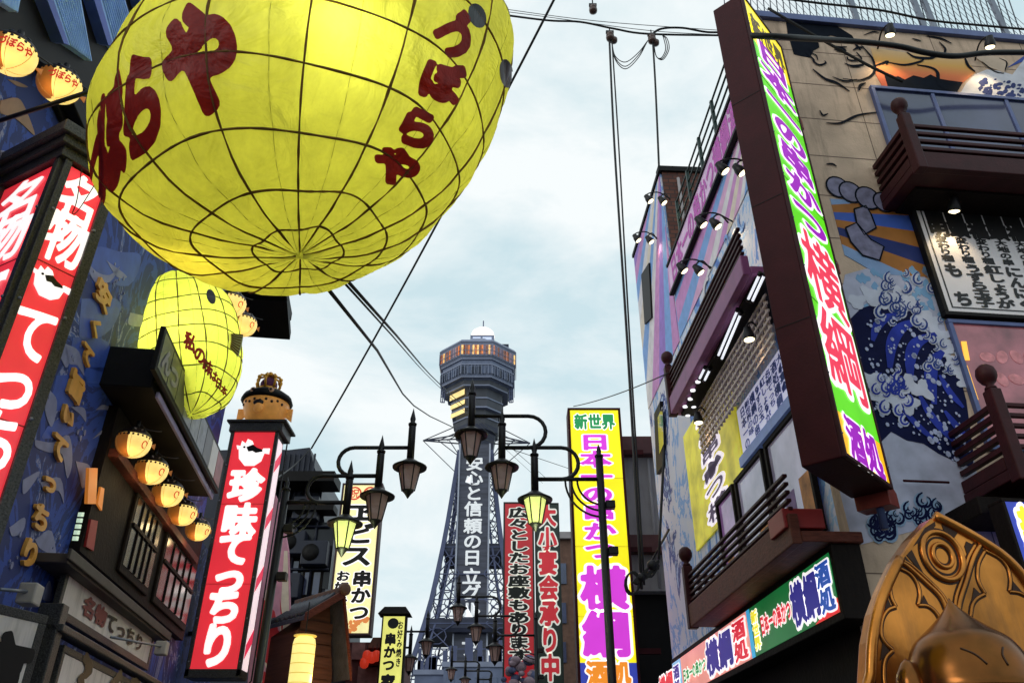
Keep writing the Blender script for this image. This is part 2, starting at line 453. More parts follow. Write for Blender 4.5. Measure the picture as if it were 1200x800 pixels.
def wave_paint(name, cols, scale, zsq=.45, dist=2.5):
    m = bpy.data.materials.new(name); m.use_nodes = True; t = m.node_tree; N = t.nodes; K = t.links.new; b = N['Principled BSDF']; b.inputs['Roughness'].default_value = .7
    co = N.new('ShaderNodeTexCoord'); mp_ = N.new('ShaderNodeMapping'); mp_.inputs['Scale'].default_value = (1, 1, zsq); K(co.outputs['Object'], mp_.inputs['Vector'])
    n1 = N.new('ShaderNodeTexNoise'); n1.inputs['Scale'].default_value = scale; n1.inputs['Detail'].default_value = 6; n1.inputs['Distortion'].default_value = dist; n1.inputs['Roughness'].default_value = .62
    K(mp_.outputs['Vector'], n1.inputs['Vector'])
    r = N.new('ShaderNodeValToRGB'); r.color_ramp.interpolation = 'CONSTANT'; e = r.color_ramp.elements
    while len(e) < len(cols): e.new(.5)
    for i, (p, c) in enumerate(cols): e[i].position = p; e[i].color = c
    K(n1.outputs['Fac'], r.inputs['Fac']); K(r.outputs['Color'], b.inputs['Base Color']); return m

# ------------------------------------------------------------------ the setting
g = MB(); g.add([(-1500, -300, 0), (1500, -300, 0), (1500, 2500, 0), (-1500, 2500, 0)], [(0, 1, 2, 3)])
o = g.build('ground', M_asph); o['kind'] = 'structure'
LW = lat(3.0, -8.1); RW = lat(3.5, 177.1)
CX, CY = 3.13, 7.2
RF = Fr(CX, CY, 84)
g = MB(); g.add([LW.P(-8, 0, .004), LW.P(-8, 1.0, .004), LW.P(160, 1.0, .004), LW.P(160, 0, .004)], [(0, 1, 2, 3)])
g.box(LW, -8, 160, 1.0, 1.12, 0, .02)
o = g.build('pavement', M_pave); o['kind'] = 'structure'

# ================================================================== LEFT: fish restaurant
lb = thing('fish_restaurant', 'dark navy restaurant building with painted waves and orange lettering, behind the yellow fish lantern', 'building', LW.P(3, 0, 0))
m = MB(); m.box(LW, 2.4, 12.5, -.4, 0, 0, 9.3); m.box(LW, 12.5, 15.2, -.4, -.02, 0, 5.2); m.build('wall', wave_paint('painted_navy_waves', [(0, (.014, .032, .18, 1)), (.44, (.025, .07, .38, 1)), (.50, (.012, .028, .16, 1)), (.565, (.035, .09, .36, 1)), (.585, (.25, .27, .46, 1)), (.602, (.015, .037, .18, 1)), (.66, (.009, .018, .085, 1))], .95, .7, 1.6), lb)
m = MB(); m.box(LW, 2.4, 6.3, 0, .05, 6.45, 9.28); m.box(LW, 2.4, 6.1, .05, .16, 6.5, 6.62); m.build('fascia', M_black, lb, .01)
m = MB(); m.box(LW, 2.2, 12.9, -.6, .75, 9.34, 9.5); m.prism(LW, [(12.2, 9.3), (13.1, 9.05), (13.1, 9.2), (12.2, 9.48)], -.6, .75); m.build('roof', M_black, lb, .01)
# black band of the eaves with upright blue sheet panels
m = MB(); pe = LW.pts([(-40, 24), (0, 44), (40, 66), (112, 112)], .2); m.prism(LW, [(2.4, pe[0][1]+.1)]+pe+[(pe[-1][0]+.35, 9.25), (2.4, 9.25)], .06, .19); m.build('eave_band', M_black, lb)
for px, ed in (([(-6, -18), (2, 3), (21, 15), (12, -6)], [(-12, -18), (-2, 3), (2, 3), (-6, -18)]),
               ([(58, -14), (81, 53), (108, 72), (78, -14)], [(50, -14), (75, 51), (81, 53), (58, -14)]),
               ([(114, -14), (133, 55), (150, 72), (158, 40), (142, -14)], [(106, -14), (127, 53), (133, 55), (114, -14)]),
               ([(166, -14), (178, 30), (192, 26), (180, -14)], [(160, -14), (172, 32), (178, 30), (166, -14)])):
    up = lambda t, bt: (t[0]+(t[0]-bt[0])*1.6, t[1]+(t[1]-bt[1])*1.6)
    px = [up(px[0], px[1])]+px[1:-1]+[up(px[-1], px[1] if len(px) == 4 else px[2])] if len(px) == 4 else [up(px[0], px[1])]+px[1:-1]+[(px[-1][0]+(up(px[0], px[1])[0]-px[0][0]), px[-1][1]+(up(px[0], px[1])[1]-px[0][1]))]
    ed = [up(ed[0], ed[1]), ed[1], ed[2], up(ed[3], ed[2])]
    m = MB(); q = LW.pts(px, .25); m.prism(LW, q, .19, .25)
    p0, p1, p2, p3 = q[0], q[1], q[-2], q[-1]
    for k in range(1, 12):                     # ribs of the folded sheet
        f_ = k/12; a = LW.P(p0[0]+(p3[0]-p0[0])*f_, .252, p0[1]+(p3[1]-p0[1])*f_); b_ = LW.P(p1[0]+(p2[0]-p1[0])*f_, .252, p1[1]+(p2[1]-p1[1])*f_)
        m.tube([a, b_], .008, 5)
    sh = m.build('blue_sheet', M_blue, lb)
    m = MB(); m.prism(LW, LW.pts(ed, .28), .19, .28); m.build('sheet_edge', M_blued, sh)
# painted wave crests on the navy wall
def crest(mb, px, n=.006, th=.01):
    p = bezier([Vector((*a, 0)) for a in LW.pts(px)]+[Vector((*LW.hit(*px[0]), 0))], 4)[:-1]; mb.prism(LW, [(a.x, a.y) for a in p], n-th, n)
m = MB()
for px in ([(98, 300), (112, 318), (128, 322), (140, 312), (128, 330), (110, 330)], [(75, 402), (92, 412), (98, 440), (90, 428), (80, 425)],
           [(56, 455), (66, 470), (60, 500), (52, 480)], [(40, 515), (62, 518), (80, 510), (84, 540), (78, 560), (72, 532), (58, 530), (42, 524)],
           [(88, 540), (104, 545), (104, 560), (96, 572), (92, 556)], [(26, 562), (46, 552), (34, 572), (26, 578)], [(46, 565), (70, 560), (74, 590), (68, 575), (52, 574)],
           [(10, 618), (28, 606), (26, 622), (14, 628)], [(40, 632), (60, 622), (66, 665), (58, 650), (46, 642)], [(52, 690), (58, 680), (60, 702), (50, 702)],
           [(82, 476), (98, 478), (100, 494), (94, 486)], [(108, 514), (122, 503), (136, 512), (132, 515), (121, 508)], [(112, 480), (122, 474), (139, 484), (124, 480)],
           [(124, 305), (142, 318), (148, 325), (136, 324)], [(70, 418), (76, 405), (80, 425), (76, 430)],
           [(152, 366), (172, 372), (168, 382), (150, 380)], [(252, 462), (275, 455), (268, 470), (256, 474)], [(248, 430), (274, 424), (280, 430), (262, 436)]): crest(m, px)
for i in range(70):
    x, y = random.choice([(138, 338), (95, 415), (92, 498), (62, 662), (10, 650), (46, 470), (62, 640), (45, 440), (110, 325)])
    p = LW.hit(x+random.gauss(0, 7), y+random.gauss(0, 12)); r = random.uniform(.008, .026)
    m.prism(LW, ell(p[0], p[1], r, r*1.3, 8), 0, .012)
m.build('wave_crests', M_crest, lb)
m = MB()
for px in ([(100, 320), (150, 335), (165, 300), (140, 295), (112, 290)], [(95, 350), (140, 352), (130, 385), (95, 400)], [(85, 395), (125, 400), (128, 435), (96, 430), (80, 440)],
           [(66, 440), (100, 440), (92, 470), (60, 480)], [(100, 430), (140, 432), (140, 446), (100, 448)], [(55, 500), (80, 485), (86, 505), (50, 514)]): crest(m, px, .003, .01)
m.build('azure_waves', M_azure, lb)
m = MB()
for px in ([(0, 118), (20, 115), (30, 130), (40, 158), (28, 148), (16, 138), (0, 132)], [(8, 93), (18, 95), (32, 102), (20, 101)], [(88, 165), (100, 150), (108, 148), (112, 165), (100, 172)], [(64, 124), (72, 132), (74, 136)]): crest(m, px)
m.build('sand_crests', M_tan, lb)
m = MB()
for px in ([(0, 176), (14, 178), (28, 170), (40, 172), (32, 182), (10, 190), (0, 192)],): crest(m, px)
m.build('pale_crest', M_crest, lb)
# windows of the upper floor, behind dark lattice
s0, z0 = LW.hit(80, 620); s1, z1 = LW.hit(225, 640)
zA = LW.hit(110, 500, .02)[1]; zB = LW.hit(140, 680, .02)[1]; sA = LW.hit(92, 600)[0]; sB = LW.hit(228, 640)[0]
m = MB(); m.box(LW, sA, sB, 0, .1, zB-.1, zA+.35); fr_ = m.build('timber_front', M_soot, lb)
for a, b_ in ((.24, .50), (.56, .97)):
    w = MB(); q0, q1 = sA+(sB-sA)*a, sA+(sB-sA)*b_
    w.box(LW, q0, q1, .1, .135, zB, zA-.05); w = w.build('window', M_soot, lb, .01)
    k = MB(); k.box(LW, q0+.06, q1-.06, .135, .14, zB+.08, zA-.2); k.build('pane', M_glassd, w)
    k = MB()
    for j in range(1, 5): sj = q0+.06+(q1-q0-.12)*j/5; k.box(LW, sj-.008, sj+.008, .141, .156, zB+.08, zA-.2)
    k.box(LW, q0+.06, q1-.06, .141, .16, (zA+zB)/2-.02, (zA+zB)/2+.02)
    k.build('glazing_bar', M_soot, w)
k = MB()
for px in ([(102, 548), (112, 548), (110, 590), (100, 590)], [(116, 570), (120, 572), (117, 598), (112, 590)]): k.prism(LW, LW.pts(px, .1), .09, .12)
k.build('lit_pane', lit('amber_window', rgb(205, 120, 45), .55), lb)
k = MB(); k.prism(LW, LW.pts([(104, 608), (112, 610), (107, 645), (98, 640)], .1), .09, .122); k.build('red_curtain', M_redd, lb)
k = MB()
for j in range(5): k.prism(LW, LW.pts([(93-j*1.6, 600+j*7), (96-j*1.6, 600+j*7), (95-j*1.6, 605+j*7), (92-j*1.6, 605+j*7)], .1), .09, .122)
k.build('lit_slot', lit('pale_lamp_slot', rgb(200, 225, 200), .7), lb)
# ledge (roof) over the white sign and the long dark canopy above
za = LW.hit(80, 643, .3)[1]; m = MB(); sa, sb = LW.hit(84, 655, .3)[0], LW.hit(200, 745, .3)[0]
m.box(LW, sa, sb, 0, .27, za-.08, za); m.box(LW, sa-.05, sb+.03, .27, .30, za-.06, za+.03); m.build('ledge', mat('weathered_ledge', (.075, .06, .055, 1), .6, var=.3, dirt=.5), lb, .008)
zc0 = LW.hit(205, 503, .5)[1]; zc1 = LW.hit(215, 462, .5)[1]
sc0, sc1 = LW.hit(129, 405, 0)[0], LW.hit(249, 575, .5)[0]
m = MB(); m.box(LW, sc0, sc1, 0, .49, zc0, zc1); cano = m.build('eave_canopy', M_black, lb, .01)
m = MB(); m.box(LW, sc0+.15, sc1, .495, .525, zc0-.035, zc0+.03); m.build('eave_trim', M_lav, lb, .005)
zl = LW.hit(190, 600, .18)[1]
m = MB(); m.box(LW, LW.hit(140, 520, .18)[0], LW.hit(232, 650, .18)[0], 0, .2, zl-.06, zl+.03); m.build('lantern_shelf', M_brown, lb, .006)
# picture board along the canopy
pb = thing('picture_board', 'long dark board of pictures and pale lettering on canopy under the hanging fish lantern', 'signboard', LW.P(sc0, .53, zc0))
m = MB(); m.box(LW, sc0-.3, sc1, .53, .58, zc0+.05, zc1+.10); m.build('frame', M_black, pb, .006)
bd = LW.off(.832); m = MB(); mats = [mat('slate_picture', (.06, .06, .08, 1), .35, var=.5), mat('grey_picture', (.22, .23, .3, 1), .35, var=.6, vscale=8), M_wgloss, mat('rose_picture', (.42, .13, .17, 1), .4, var=.4, vscale=8)]
n_ = 9
for i in range(n_):
    a = sc0-.26+(sc1-sc0+.2)*i/n_; b_ = sc0-.26+(sc1-sc0+.2)*(i+.94)/n_
    m.box(LW, a, b_, .58, .586, zc0+.1, zc1+.05, (0, 0, 0, 1, 1, 1, 0, 2, 3)[i])
m.build('picture_panel', mats, pb)
m = MB(); put_row(m, LW, 'んつ', sc0-.2, sc0+.45, (zc0+zc1)/2+.06, .26, .592, .05); m.build('lettering', mat('grey_letter', (.28, .26, .28, 1), .5), pb)

# orange letters fixed to the navy wall
ol = thing('wall_lettering', 'orange raised lettering in a column on the navy painted wall', 'lettering', LW.P(5.5, 0, 3))
for ch, x, y, h in (('安', 118, 346, 40), ('く', 109, 383, 30), ('て', 99, 415, 32), ('旨', 86, 453, 40), ('い', 76, 487, 30), ('て', 66, 523, 38), ('っ', 55, 564, 34), ('ち', 44, 606, 38), ('り', 31, 648, 40)):
    s, z = LW.hit(x, y); hh = abs(LW.hit(x, y-h/2)[1]-LW.hit(x, y+h/2)[1])
    m = MB(); put_char(m, LW, ch, s, z, hh*1.6, hh*1.0, .035, .05, .03); m.build('letter', M_orange, ol)

# white boards
def board(name, label, fr, q, n, base, frame_m, parts, cat='signboard', th=.06, fw=.05, group=None, bevel=.006):
    s0, s1, z0, z1 = fr.rect(q, n)
    t = thing(name, label, cat, fr.P((s0+s1)/2, n, z0), group)
    m = MB()
    m.box(fr, s0-fw, s1+fw, n-th, n-.004, z1, z1+fw); m.box(fr, s0-fw, s1+fw, n-th, n-.004, z0-fw, z0)
    m.box(fr, s0-fw, s0, n-th, n-.004, z0, z1); m.box(fr, s1, s1+fw, n-th, n-.004, z0, z1)
    m.build('frame', frame_m, t, bevel)
    m = MB(); m.box(fr, s0, s1, n-th, n-.012, z0, z1); m.build('panel', base, t)
    return t, s0, s1, z0, z1
t, s0, s1, z0, z1 = board('shop_board', 'weathered white board with red and black lettering under the ledge, in granite frame', LW, [(82, 674), (181, 746), (173, 776), (72, 713)], .16, M_wsign, M_granite, 0, fw=.07)
wd = (s1-s0); m = MB(); put_row(m, LW, '名物', s0+wd*.16, s0+wd*.40, (z0+z1)/2, (z1-z0)*.62, .16, .05); m.build('red_lettering', mat('rust_red_ink', (.22, .03, .035, 1), .5), t)
m = MB(); put_row(m, LW, 'てっちり', s0+wd*.40, s0+wd*.88, (z0+z1)/2, (z1-z0)*.62, .16, .035); m.build('lettering', M_ink, t)
t, s0, s1, z0, z1 = board('shop_board', 'lower white board with large black brush lettering, lit orange at its far end', LW, [(77, 748), (200, 838), (176, 920), (52, 880)], .3, M_wsign, M_granite, 0, fw=.06, th=.14)
wd = s1-s0; m = MB(); put_row(m, LW, 'ふぐ料理', s0+wd*.03, s0+wd*.98, (z0+z1)/2+.24, (z1-z0)*.72, .3, .045, fill=.9); m.build('lettering', M_ink, t)
CH = Fr(LW.P(0, 0, 0).x, 0, 0)
pc = LW.P(LW.hit(60, 760, .3)[0], .36, 0); CHF = Fr(pc.x, pc.y, 20)
t, s0, s1, z0, z1 = board('shop_board', 'white corner board with a few thick black brush strokes beside granite post', CHF, [(-60, 705), (40, 728), (22, 840), (-80, 840)], .0, M_wsign, M_granite, 0, fw=.07, th=.1)
m = MB(); put_char(m, CHF, '言', s1-.22, (z0+z1)/2-.06, .5, .6, 0, .06); m.build('lettering', M_ink, t)
m = MB(); x0 = LW.hit(66, 745, .3)[0]; m.box(LW, x0-.10, x0+.04, .14, .33, 0, LW.hit(62, 700, .3)[1]); m.build('corner_post', M_granite, lb, .01)
m = MB(); zt_ = LW.hit(100, 748, .33)[1]; m.box(LW, x0-.1, LW.hit(214, 800, .33)[0], .24, .37, zt_-.06, zt_+.0); m.build('stone_trim', M_granite, lb, .01)
point_lamp(t, 'board_glow', CHF.P(1.6, .5, 2.6), 1.5, (1, .6, .3), .1)
# floodlights on brackets
for p, q, lab in (((0, 690), (36, 693), 'small white floodlight on a rod at the navy wall corner'), ((130, 746), (190, 757), 'small white floodlight on a rod beyond the white lettered board')):
    s, z = LW.hit(*q, .5); sp = thing('floodlight', lab, 'floodlight', LW.P(s, .3, z))
    a = LW.P(LW.hit(*p, .5)[0], .5, LW.hit(*p, .5)[1]); b_ = LW.P(s, .5, z)
    m = MB(); m.tube([a, b_], .012, 6); m.build('bracket', M_metal, sp)
    m = MB(); m.box(LW, s-.07, s+.07, .44, .56, z-.09, z+.05); m.build('housing', mat('cream_housing', (.4, .36, .34, 1), .5), sp, .012)

# ------------------------------------------------------------------ red corner column sign
def fish_emblem(mb_w, mb_k, fr, s, z, w, n):
    """a round white puffer with dark back, tail and fins"""
    P = lambda pts: [(s+a*w, z+b*w) for a, b in pts]
    mb_w.prism(fr, P([(-.42, .12), (-.36, -.2), (-.16, -.42), (.12, -.42), (.3, -.28), (.36, -.02), (.34, .1), (.16, .06), (0, .1), (-.16, .22)]), n-.008, n)
    mb_w.prism(fr, P([(.3, -.02), (.5, -.06), (.5, .12), (.3, .12)]), n-.008, n+.0004)
    mb_w.prism(fr, P([(-.46, .1), (-.5, .22), (-.38, .2), (-.36, .36), (-.24, .28), (-.2, .42), (-.06, .36), (0, .26), (-.16, .14)]), n-.008, n+.0008)
    mb_k.prism(fr, P([(-.2, .16), (-.02, .24), (.12, .14), (.28, .08), (.3, .02), (.1, -.02), (0, .04), (-.12, .02)]), n+.001, n+.004)
    mb_k.prism(fr, [(a, b) for a, b in ell(s-.26*w, z+.16*w, .035*w, .035*w, 10)], n+.001, n+.004)
P0 = at(70, 200, 5.4); CR = Fr(P0.x, P0.y, 35); W1, W2 = .33, .66
hl = rad(-62); q = Vector((P0.x, P0.y, 0))+Vector((math.sin(hl), math.cos(hl), 0))*W2; CLf = Fr(q.x, q.y, 118)
cs = thing('corner_sign_column', 'big red lit sign column with granite frame and white lettering at the restaurant corner', 'sign', (P0.x, P0.y, 0))
zt = 5.40
def ring(e, za, zb, mb):                        # four-sided slab round the column plan, e wider than it
    A = [CLf.P(-e, e, 0), Vector((P0.x, P0.y, 0))+(CR.en+CLf.en).normalized()*e*1.25, CR.P(W1+e, e, 0)]; A.append(A[0]+A[2]-A[1])
    mb.hexa([p+Vector((0, 0, za)) for p in A]+[p+Vector((0, 0, zb)) for p in A])
m = MB(); ring(-.012, 0, zt+.06, m)
m.build('core', M_granite, cs, .0)
m = MB()
m.box(CR, .0, .05, -.02, .035, 1, zt+.05); m.box(CR, W1-.03, W1+.04, -.02, .035, 1, zt+.05)
m.box(CLf, -.04, .04, -.02, .035, 1, zt+.05); m.box(CLf, W2-.05, W2-.0, -.02, .034, 1, zt+.049)
for e, za, zb in ((.05, zt+.02, zt+.10), (.09, zt+.10, zt+.16), (.13, zt+.16, zt+.25)): ring(e, za, zb, m)
m.build('frame', M_granite, cs, .006)
for fr, w, xs in ((CR, W1, [(95, 238), (78, 282), (58, 334), (43, 392), (27, 452), (10, 522)]), (CLf, W2, None)):
    zs = [CR.hit(*p)[1] for p in [(95, 238), (78, 282), (58, 334), (43, 392), (27, 452), (10, 522)]]
    zs.append(2*zs[-1]-zs[-2])
    m = MB(); a, b_ = (.05, w-.03) if fr is CR else (.04, w-.05); m.box(fr, a, b_, .0, .008, 1.2, zt); m.build('panel', M_red, cs)
    mw, mk = MB(), MB(); c = (a+b_)/2
    for ch, z in zip('名物*てっちり', zs):
        if ch == '*': fish_emblem(mw, mk, fr, c, z, .25 if fr is CR else .42, .02)
        else: put_char(mw, fr, ch, c, z, (.28 if fr is CR else .52), .42, .014, .028, res=52)
    mw.build('lettering', M_white, cs); mk.build('emblem_marks', M_ink, cs); seams(fr, a, b_, (2.4, 3.55, 4.62), .008, M_redd, cs); bolts(fr, [(x_, z_) for x_ in (a-.02, b_+.015) for z_ in (2.2, 2.9, 3.6, 4.3, 5.0)], .035, M_metal, cs)

# ------------------------------------------------------------------ second red column with crowned fish
F2 = front(12.28); s0, s1, zb, zt2 = F2.rect([(272, 506), (321, 507), (280, 785), (227, 782)])
c2 = thing('red_sign_column', 'slim red lit sign column with white fish emblem and lettering, crowned fish on its cap', 'sign', F2.P((s0+s1)/2, 0, zb))
m = MB(); m.box(F2, s0-.05, s1+.05, -.36, -.01, zb-.12, zt2); m.build('case', M_granite, c2, .01)
m = MB()
m.box(F2, s0-.06, s0, -.02, .03, zb-.1, zt2+.02); m.box(F2, s1, s1+.06, -.02, .03, zb-.1, zt2+.02); m.box(F2, s0-.06, s1+.06, -.02, .03, zb-.12, zb)
m.build('frame', M_granite, c2, .005)
m = MB(); m.box(F2, s0-.09, s1+.12, -.5, .06, zt2, zt2+.16); m.box(F2, s0-.14, s1+.18, -.56, .1, zt2+.16, zt2+.2); m.build('cap', M_granite, c2, .01)
m = MB(); m.box(F2, s0, s1, -.01, .006, zb, zt2); m.build('panel', M_red, c2)
mw, mk = MB(), MB(); fish_emblem(mw, mk, F2, *F2.hit(296, 530), .56, .016)
for ch, px in (('珍', (289, 568)), ('味', (281, 609)), ('て', (275, 642)), ('っ', (269, 676)), ('ち', (263, 709)), ('り', (255, 755))):
    s, z = F2.hit(*px); put_char(mw, F2, ch, (s+(s0+s1)/2)/2, z, .55, .56 if ch != 'り' else .64, .014, .055)
mw.build('lettering', M_white, c2); mk.build('emblem_marks', M_ink, c2); seams(F2, s0, s1, (zb+1.2, zb+2.45), .006, M_redd, c2); bolts(F2, [(x_, zb+.1+k_*.6) for x_ in (s0-.03, s1+.03) for k_ in range(7)], .03, M_metal, c2)
m = MB(); m.tube([F2.P(s1+.1, -.4, zt2+.1), F2.P(s1+.1, -.42, zb-.1), F2.P(s1-.2, -.45, zb-.5), F2.P(s0-.3, -.5, zb-.6)], .014, 6); m.box(F2, s0-.6, s0-.05, -.3, -.22, zb+.5, zb+.56); m.box(F2, s0-.6, s0-.05, -.3, -.22, zt2-.5, zt2-.44); m.build('bracket', M_iron, c2)
q = F2.P(s1+.05, 0, 0); F2s = Fr(q.x, q.y, 0)
m = MB(); m.box(F2s, .04, .30, -.004, .008, zb, zt2-.1); m.build('side_panel', lit('white_side', rgb(250, 225, 232), .75), c2)
m = MB()
for i in range(4): m.prism(F2s, clip_rect([(.0, zb+i*.95+.1), (.32, zb+i*.95+.42), (.32, zb+i*.95+.62), (.0, zb+i*.95+.3)], .04, .30, zb, zt2-.1), .008, .012)
m.build('side_stripes', lit('rose_stripe', rgb(226, 50, 84), .75), c2)
# the crowned fish figure
fc = F2.P(F2.hit(307, 472)[0], -.25, 0); zf = zt2+.2; fh = F2.hit(307, 452)[1]-zf
cf = thing('crowned_fish', 'tan pufferfish figure wearing a golden crown on the granite cap of the slim red column', 'figure', (fc.x, fc.y, zf))
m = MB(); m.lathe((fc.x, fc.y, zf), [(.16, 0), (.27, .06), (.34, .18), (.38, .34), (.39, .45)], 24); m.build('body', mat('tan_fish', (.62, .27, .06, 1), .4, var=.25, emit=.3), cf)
m = MB(); m.lathe((fc.x, fc.y, zf+.45), [(.40, -.02), (.44, .02), (.41, .1), (.3, .18), (.12, .24), (.02, .25)], 24); m.build('dark_back', M_black, cf)
for sx in (-.14, .16):
    m = MB(); m.lathe((fc.x+sx, fc.y-.375, zf+.53), [(.055, 0), (.05, .02)], 14, ax=(0, -1, .2)); e = m.build('eye', lit('pale_eye', rgb(170, 130, 100), .15), cf)
    m = MB(); m.lathe((fc.x+sx, fc.y-.40, zf+.535), [(.026, 0), (.02, .012)], 12, ax=(0, -1, .2)); m.build('pupil', M_ink, e)
m = MB()
for i in range(9):
    a = -math.pi/2+(i-4)*.26
    m.ball((fc.x+.375*math.cos(a), fc.y+.375*math.sin(a), zf+.34+.03*(i % 2)), .026, 8)
m.ball((fc.x-.02, fc.y-.375, zf+.3), .07, 12, sc=(1.3, .5, .8))
m.build('spots', M_ink, cf)
m = MB(); m.lathe((fc.x, fc.y-.36, zf+.2), [(.09, 0), (.07, .06), (.02, .07)], 14, ax=(0, -1, 0)); m.build('snout', mat('tan_fish', 0), cf)
for sx in (-1, 1):
    m = MB(); m.prism(Fr(fc.x, fc.y, 90), [(sx*.34, zf+.2), (sx*.47, zf+.1), (sx*.47, zf+.34), (sx*.36, zf+.34)], -.02, .02); m.build('fin', mat('tan_fish', 0), cf)
M_crown = mat('crown_gold', (.75, .36, .03, 1), .3, metal=.4, var=.2)
m = MB(); zc = zf+.64; m.lathe((fc.x-.02, fc.y, zc), [(.17, 0), (.19, .06), (.185, .08)], 20)
for i in range(8):
    a = i*math.pi/4; c = Vector((fc.x-.02, fc.y, zc)); d = Vector((math.cos(a), math.sin(a), 0))
    m.tube([c+d*.18+Vector((0, 0, .06)), c+d*.22+Vector((0, 0, .2)), c+d*.17+Vector((0, 0, .32)), c+Vector((0, 0, .35))], .022, 6)
    m.ball(c+d*.2+Vector((0, 0, .27)), .035, 8)
m.ball((fc.x-.02, fc.y, zc+.38), .05, 10); cr_ = m.build('crown', M_crown, cf)
m = MB(); m.ball((fc.x-.02, fc.y, zc+.16), .15, 14, sc=(1, 1, 1)); m.build('crown_lining', mat('plum_velvet', (.12, .03, .1, 1), .8), cr_)

# ------------------------------------------------------------------ small glowing fish lanterns
M_fbody = lit('lit_fish_paper', rgb(255, 222, 128), .88, .32, 7)
M_fside = mat('amber_fish_side', (.5, .17, .03, 1), .4, emit=.22, var=.2)
M_fdark = mat('fish_back_brown', (.03, .018, .015, 1), .35)
M_fred = lit('fish_red_ink', rgb(190, 40, 25), .6)
def fish_lantern(pos, R, yaw, label, grp, text=None, power=4):
    """round fish: lit belly, dark back with ringed eyes, a row of dots along the seam, tail"""
    t = thing('fish_lantern', label, 'lantern', pos, grp); pos = Vector(pos)
    cy, sy = math.cos(yaw), math.sin(yaw)
    def W(p): x, y, z = p; return pos+Vector((x*cy-y*sy, x*sy+y*cy, z))*R
    def surf(a, e, k=1.0): return (1.02*k*math.cos(a)*math.cos(e), .92*k*math.sin(a)*math.cos(e), (.86 if e > 0 else 1.12)*k*math.sin(e)*(1 if e > 0 else 1-.1*math.sin(e)**2))
    def patch(mb, a0, a1, e0, e1, k, na=20, ne=8):
        v = [W(surf(a0+(a1-a0)*i/na, e0+(e1-e0)*j/ne, k)) for j in range(ne+1) for i in range(na+1)]
        mb.add(v, [(j*(na+1)+i, j*(na+1)+i+1, (j+1)*(na+1)+i+1, (j+1)*(na+1)+i) for j in range(ne) for i in range(na)], 0, True)
    h = -math.pi/2
    m = MB(); patch(m, -math.pi, math.pi, -math.pi/2, .28, 1, 28, 10); b_ = m.build('body', M_fbody, t)
    m = MB(); patch(m, math.pi*.66, math.pi*1.34, -1.45, .26, 1.012, 12, 8); m.build('side', M_fside, t)
    m = MB(); patch(m, -math.pi, math.pi, .27, math.pi/2, 1.015, 28, 8); m.build('back', M_fdark, t)
    for da in (-.42, .42):
        m = MB(); p = Vector(W(surf(h+da, .62, 1.03))); d = (p-pos).normalized()
        m.lathe(p-d*.01, [(.2*R, 0), (.2*R, .02*R)], 14, ax=d); e = m.build('eye', mat('fish_eye_ring', (.55, .42, .36, 1), .4), t)
        m = MB(); m.lathe(p+d*.02*R, [(.11*R, 0), (.1*R, .02*R)], 12, ax=d); m.build('pupil', M_ink, e)
    m = MB()
    for i in range(11):
        p = Vector(W(surf(h+(i-5)*.27, .17, 1.01))); d = (p-pos).normalized(); r = R*(.075 if i not in (3,) else .11)
        m.lathe(p-d*.01*R, [(r, 0), (r*.8, .025*R)], 8, ax=d)
    m.build('spots', M_ink, t)
    m = MB(); v = Vector
    m.add([W((1.0, .3, .1)), W((1.3, .35, .28)), W((1.3, .35, -.1)), W((1.0, .36, .1)), W((1.3, .41, .28)), W((1.3, .41, -.1))], [(0, 1, 2), (5, 4, 3), (0, 3, 4, 1), (1, 4, 5, 2), (2, 5, 3, 0)]); m.build('tail', M_fside, t)
    if text:
        m = MB()
        for i, ch in enumerate(text):
            f = field(ch, .04, 22, 0); a_c = h+(i-(len(text)-1)/2)*.36
            for ring in cells(f, 22):
                m.add([W(surf(a_c+((GX0+p[2][0]/22)-.5)*.38, -.22+((GY0+p[2][1]/22)-.38)*.46, 1.012)) for p in ring], [tuple(range(len(ring)))])
        m.build('lettering', M_fred, t)
    else:
        m = MB(); pts = [W(surf(h+.55+.16*math.cos(a), -.32+.2*math.sin(a), 1.015)) for a in [k*.5 for k in range(11)]]; m.tube(pts, .035*R, 5); m.build('red_mark', M_fred, t)
    m = MB()
    for k in range(6):
        a = -math.pi+k*math.pi/3+.2; m.tube([W(surf(a, -1.5+1.75*i/12, 1.004)) for i in range(13)], .014*R, 4, cap=False)
    m.build('paper_ribs', mat('paper_rib', (.55, .32, .10, 1), .7, emit=.25), t)
    m = MB(); m.tube([W((0, 0, .8)), W((0, 0, 1.35))], .02, 6); m.tube(bezier([W((0, .1, 1.3)), W((.5, .5, 1.15)), W((1.2, .9, 1.3)), W((1.6, 1.2, 1.5))], 4), .006, 5); m.build('hook', M_iron, t)
    point_lamp(t, 'lantern_glow', pos+Vector((.25*R, -.9*R, -1.5*R)), power, (1, .72, .35), .05)
    return t
G5 = 'fish lanterns under the dark canopy'
for i, (x, y, lab) in enumerate(((157, 517, 'glowing fish lantern under the dark canopy, largest and highest of the row of five'), (178, 549, 'glowing fish lantern second highest of the row of five under the canopy'),
        (197, 576, 'glowing fish lantern in the middle of the row of five under the canopy'), (214, 599, 'glowing fish lantern second lowest of the row of five under the canopy'), (232, 619, 'glowing fish lantern lowest of the row of five, nearest the slim red column'))):
    s, z = LW.hit(x, y, .3); fish_lantern(LW.P(s, .3, z), .168*random.uniform(.95, 1.05), .55+random.uniform(-.25, .2), lab, G5, power=1.3)
GT = 'lettered fish lanterns under the blue canopy'
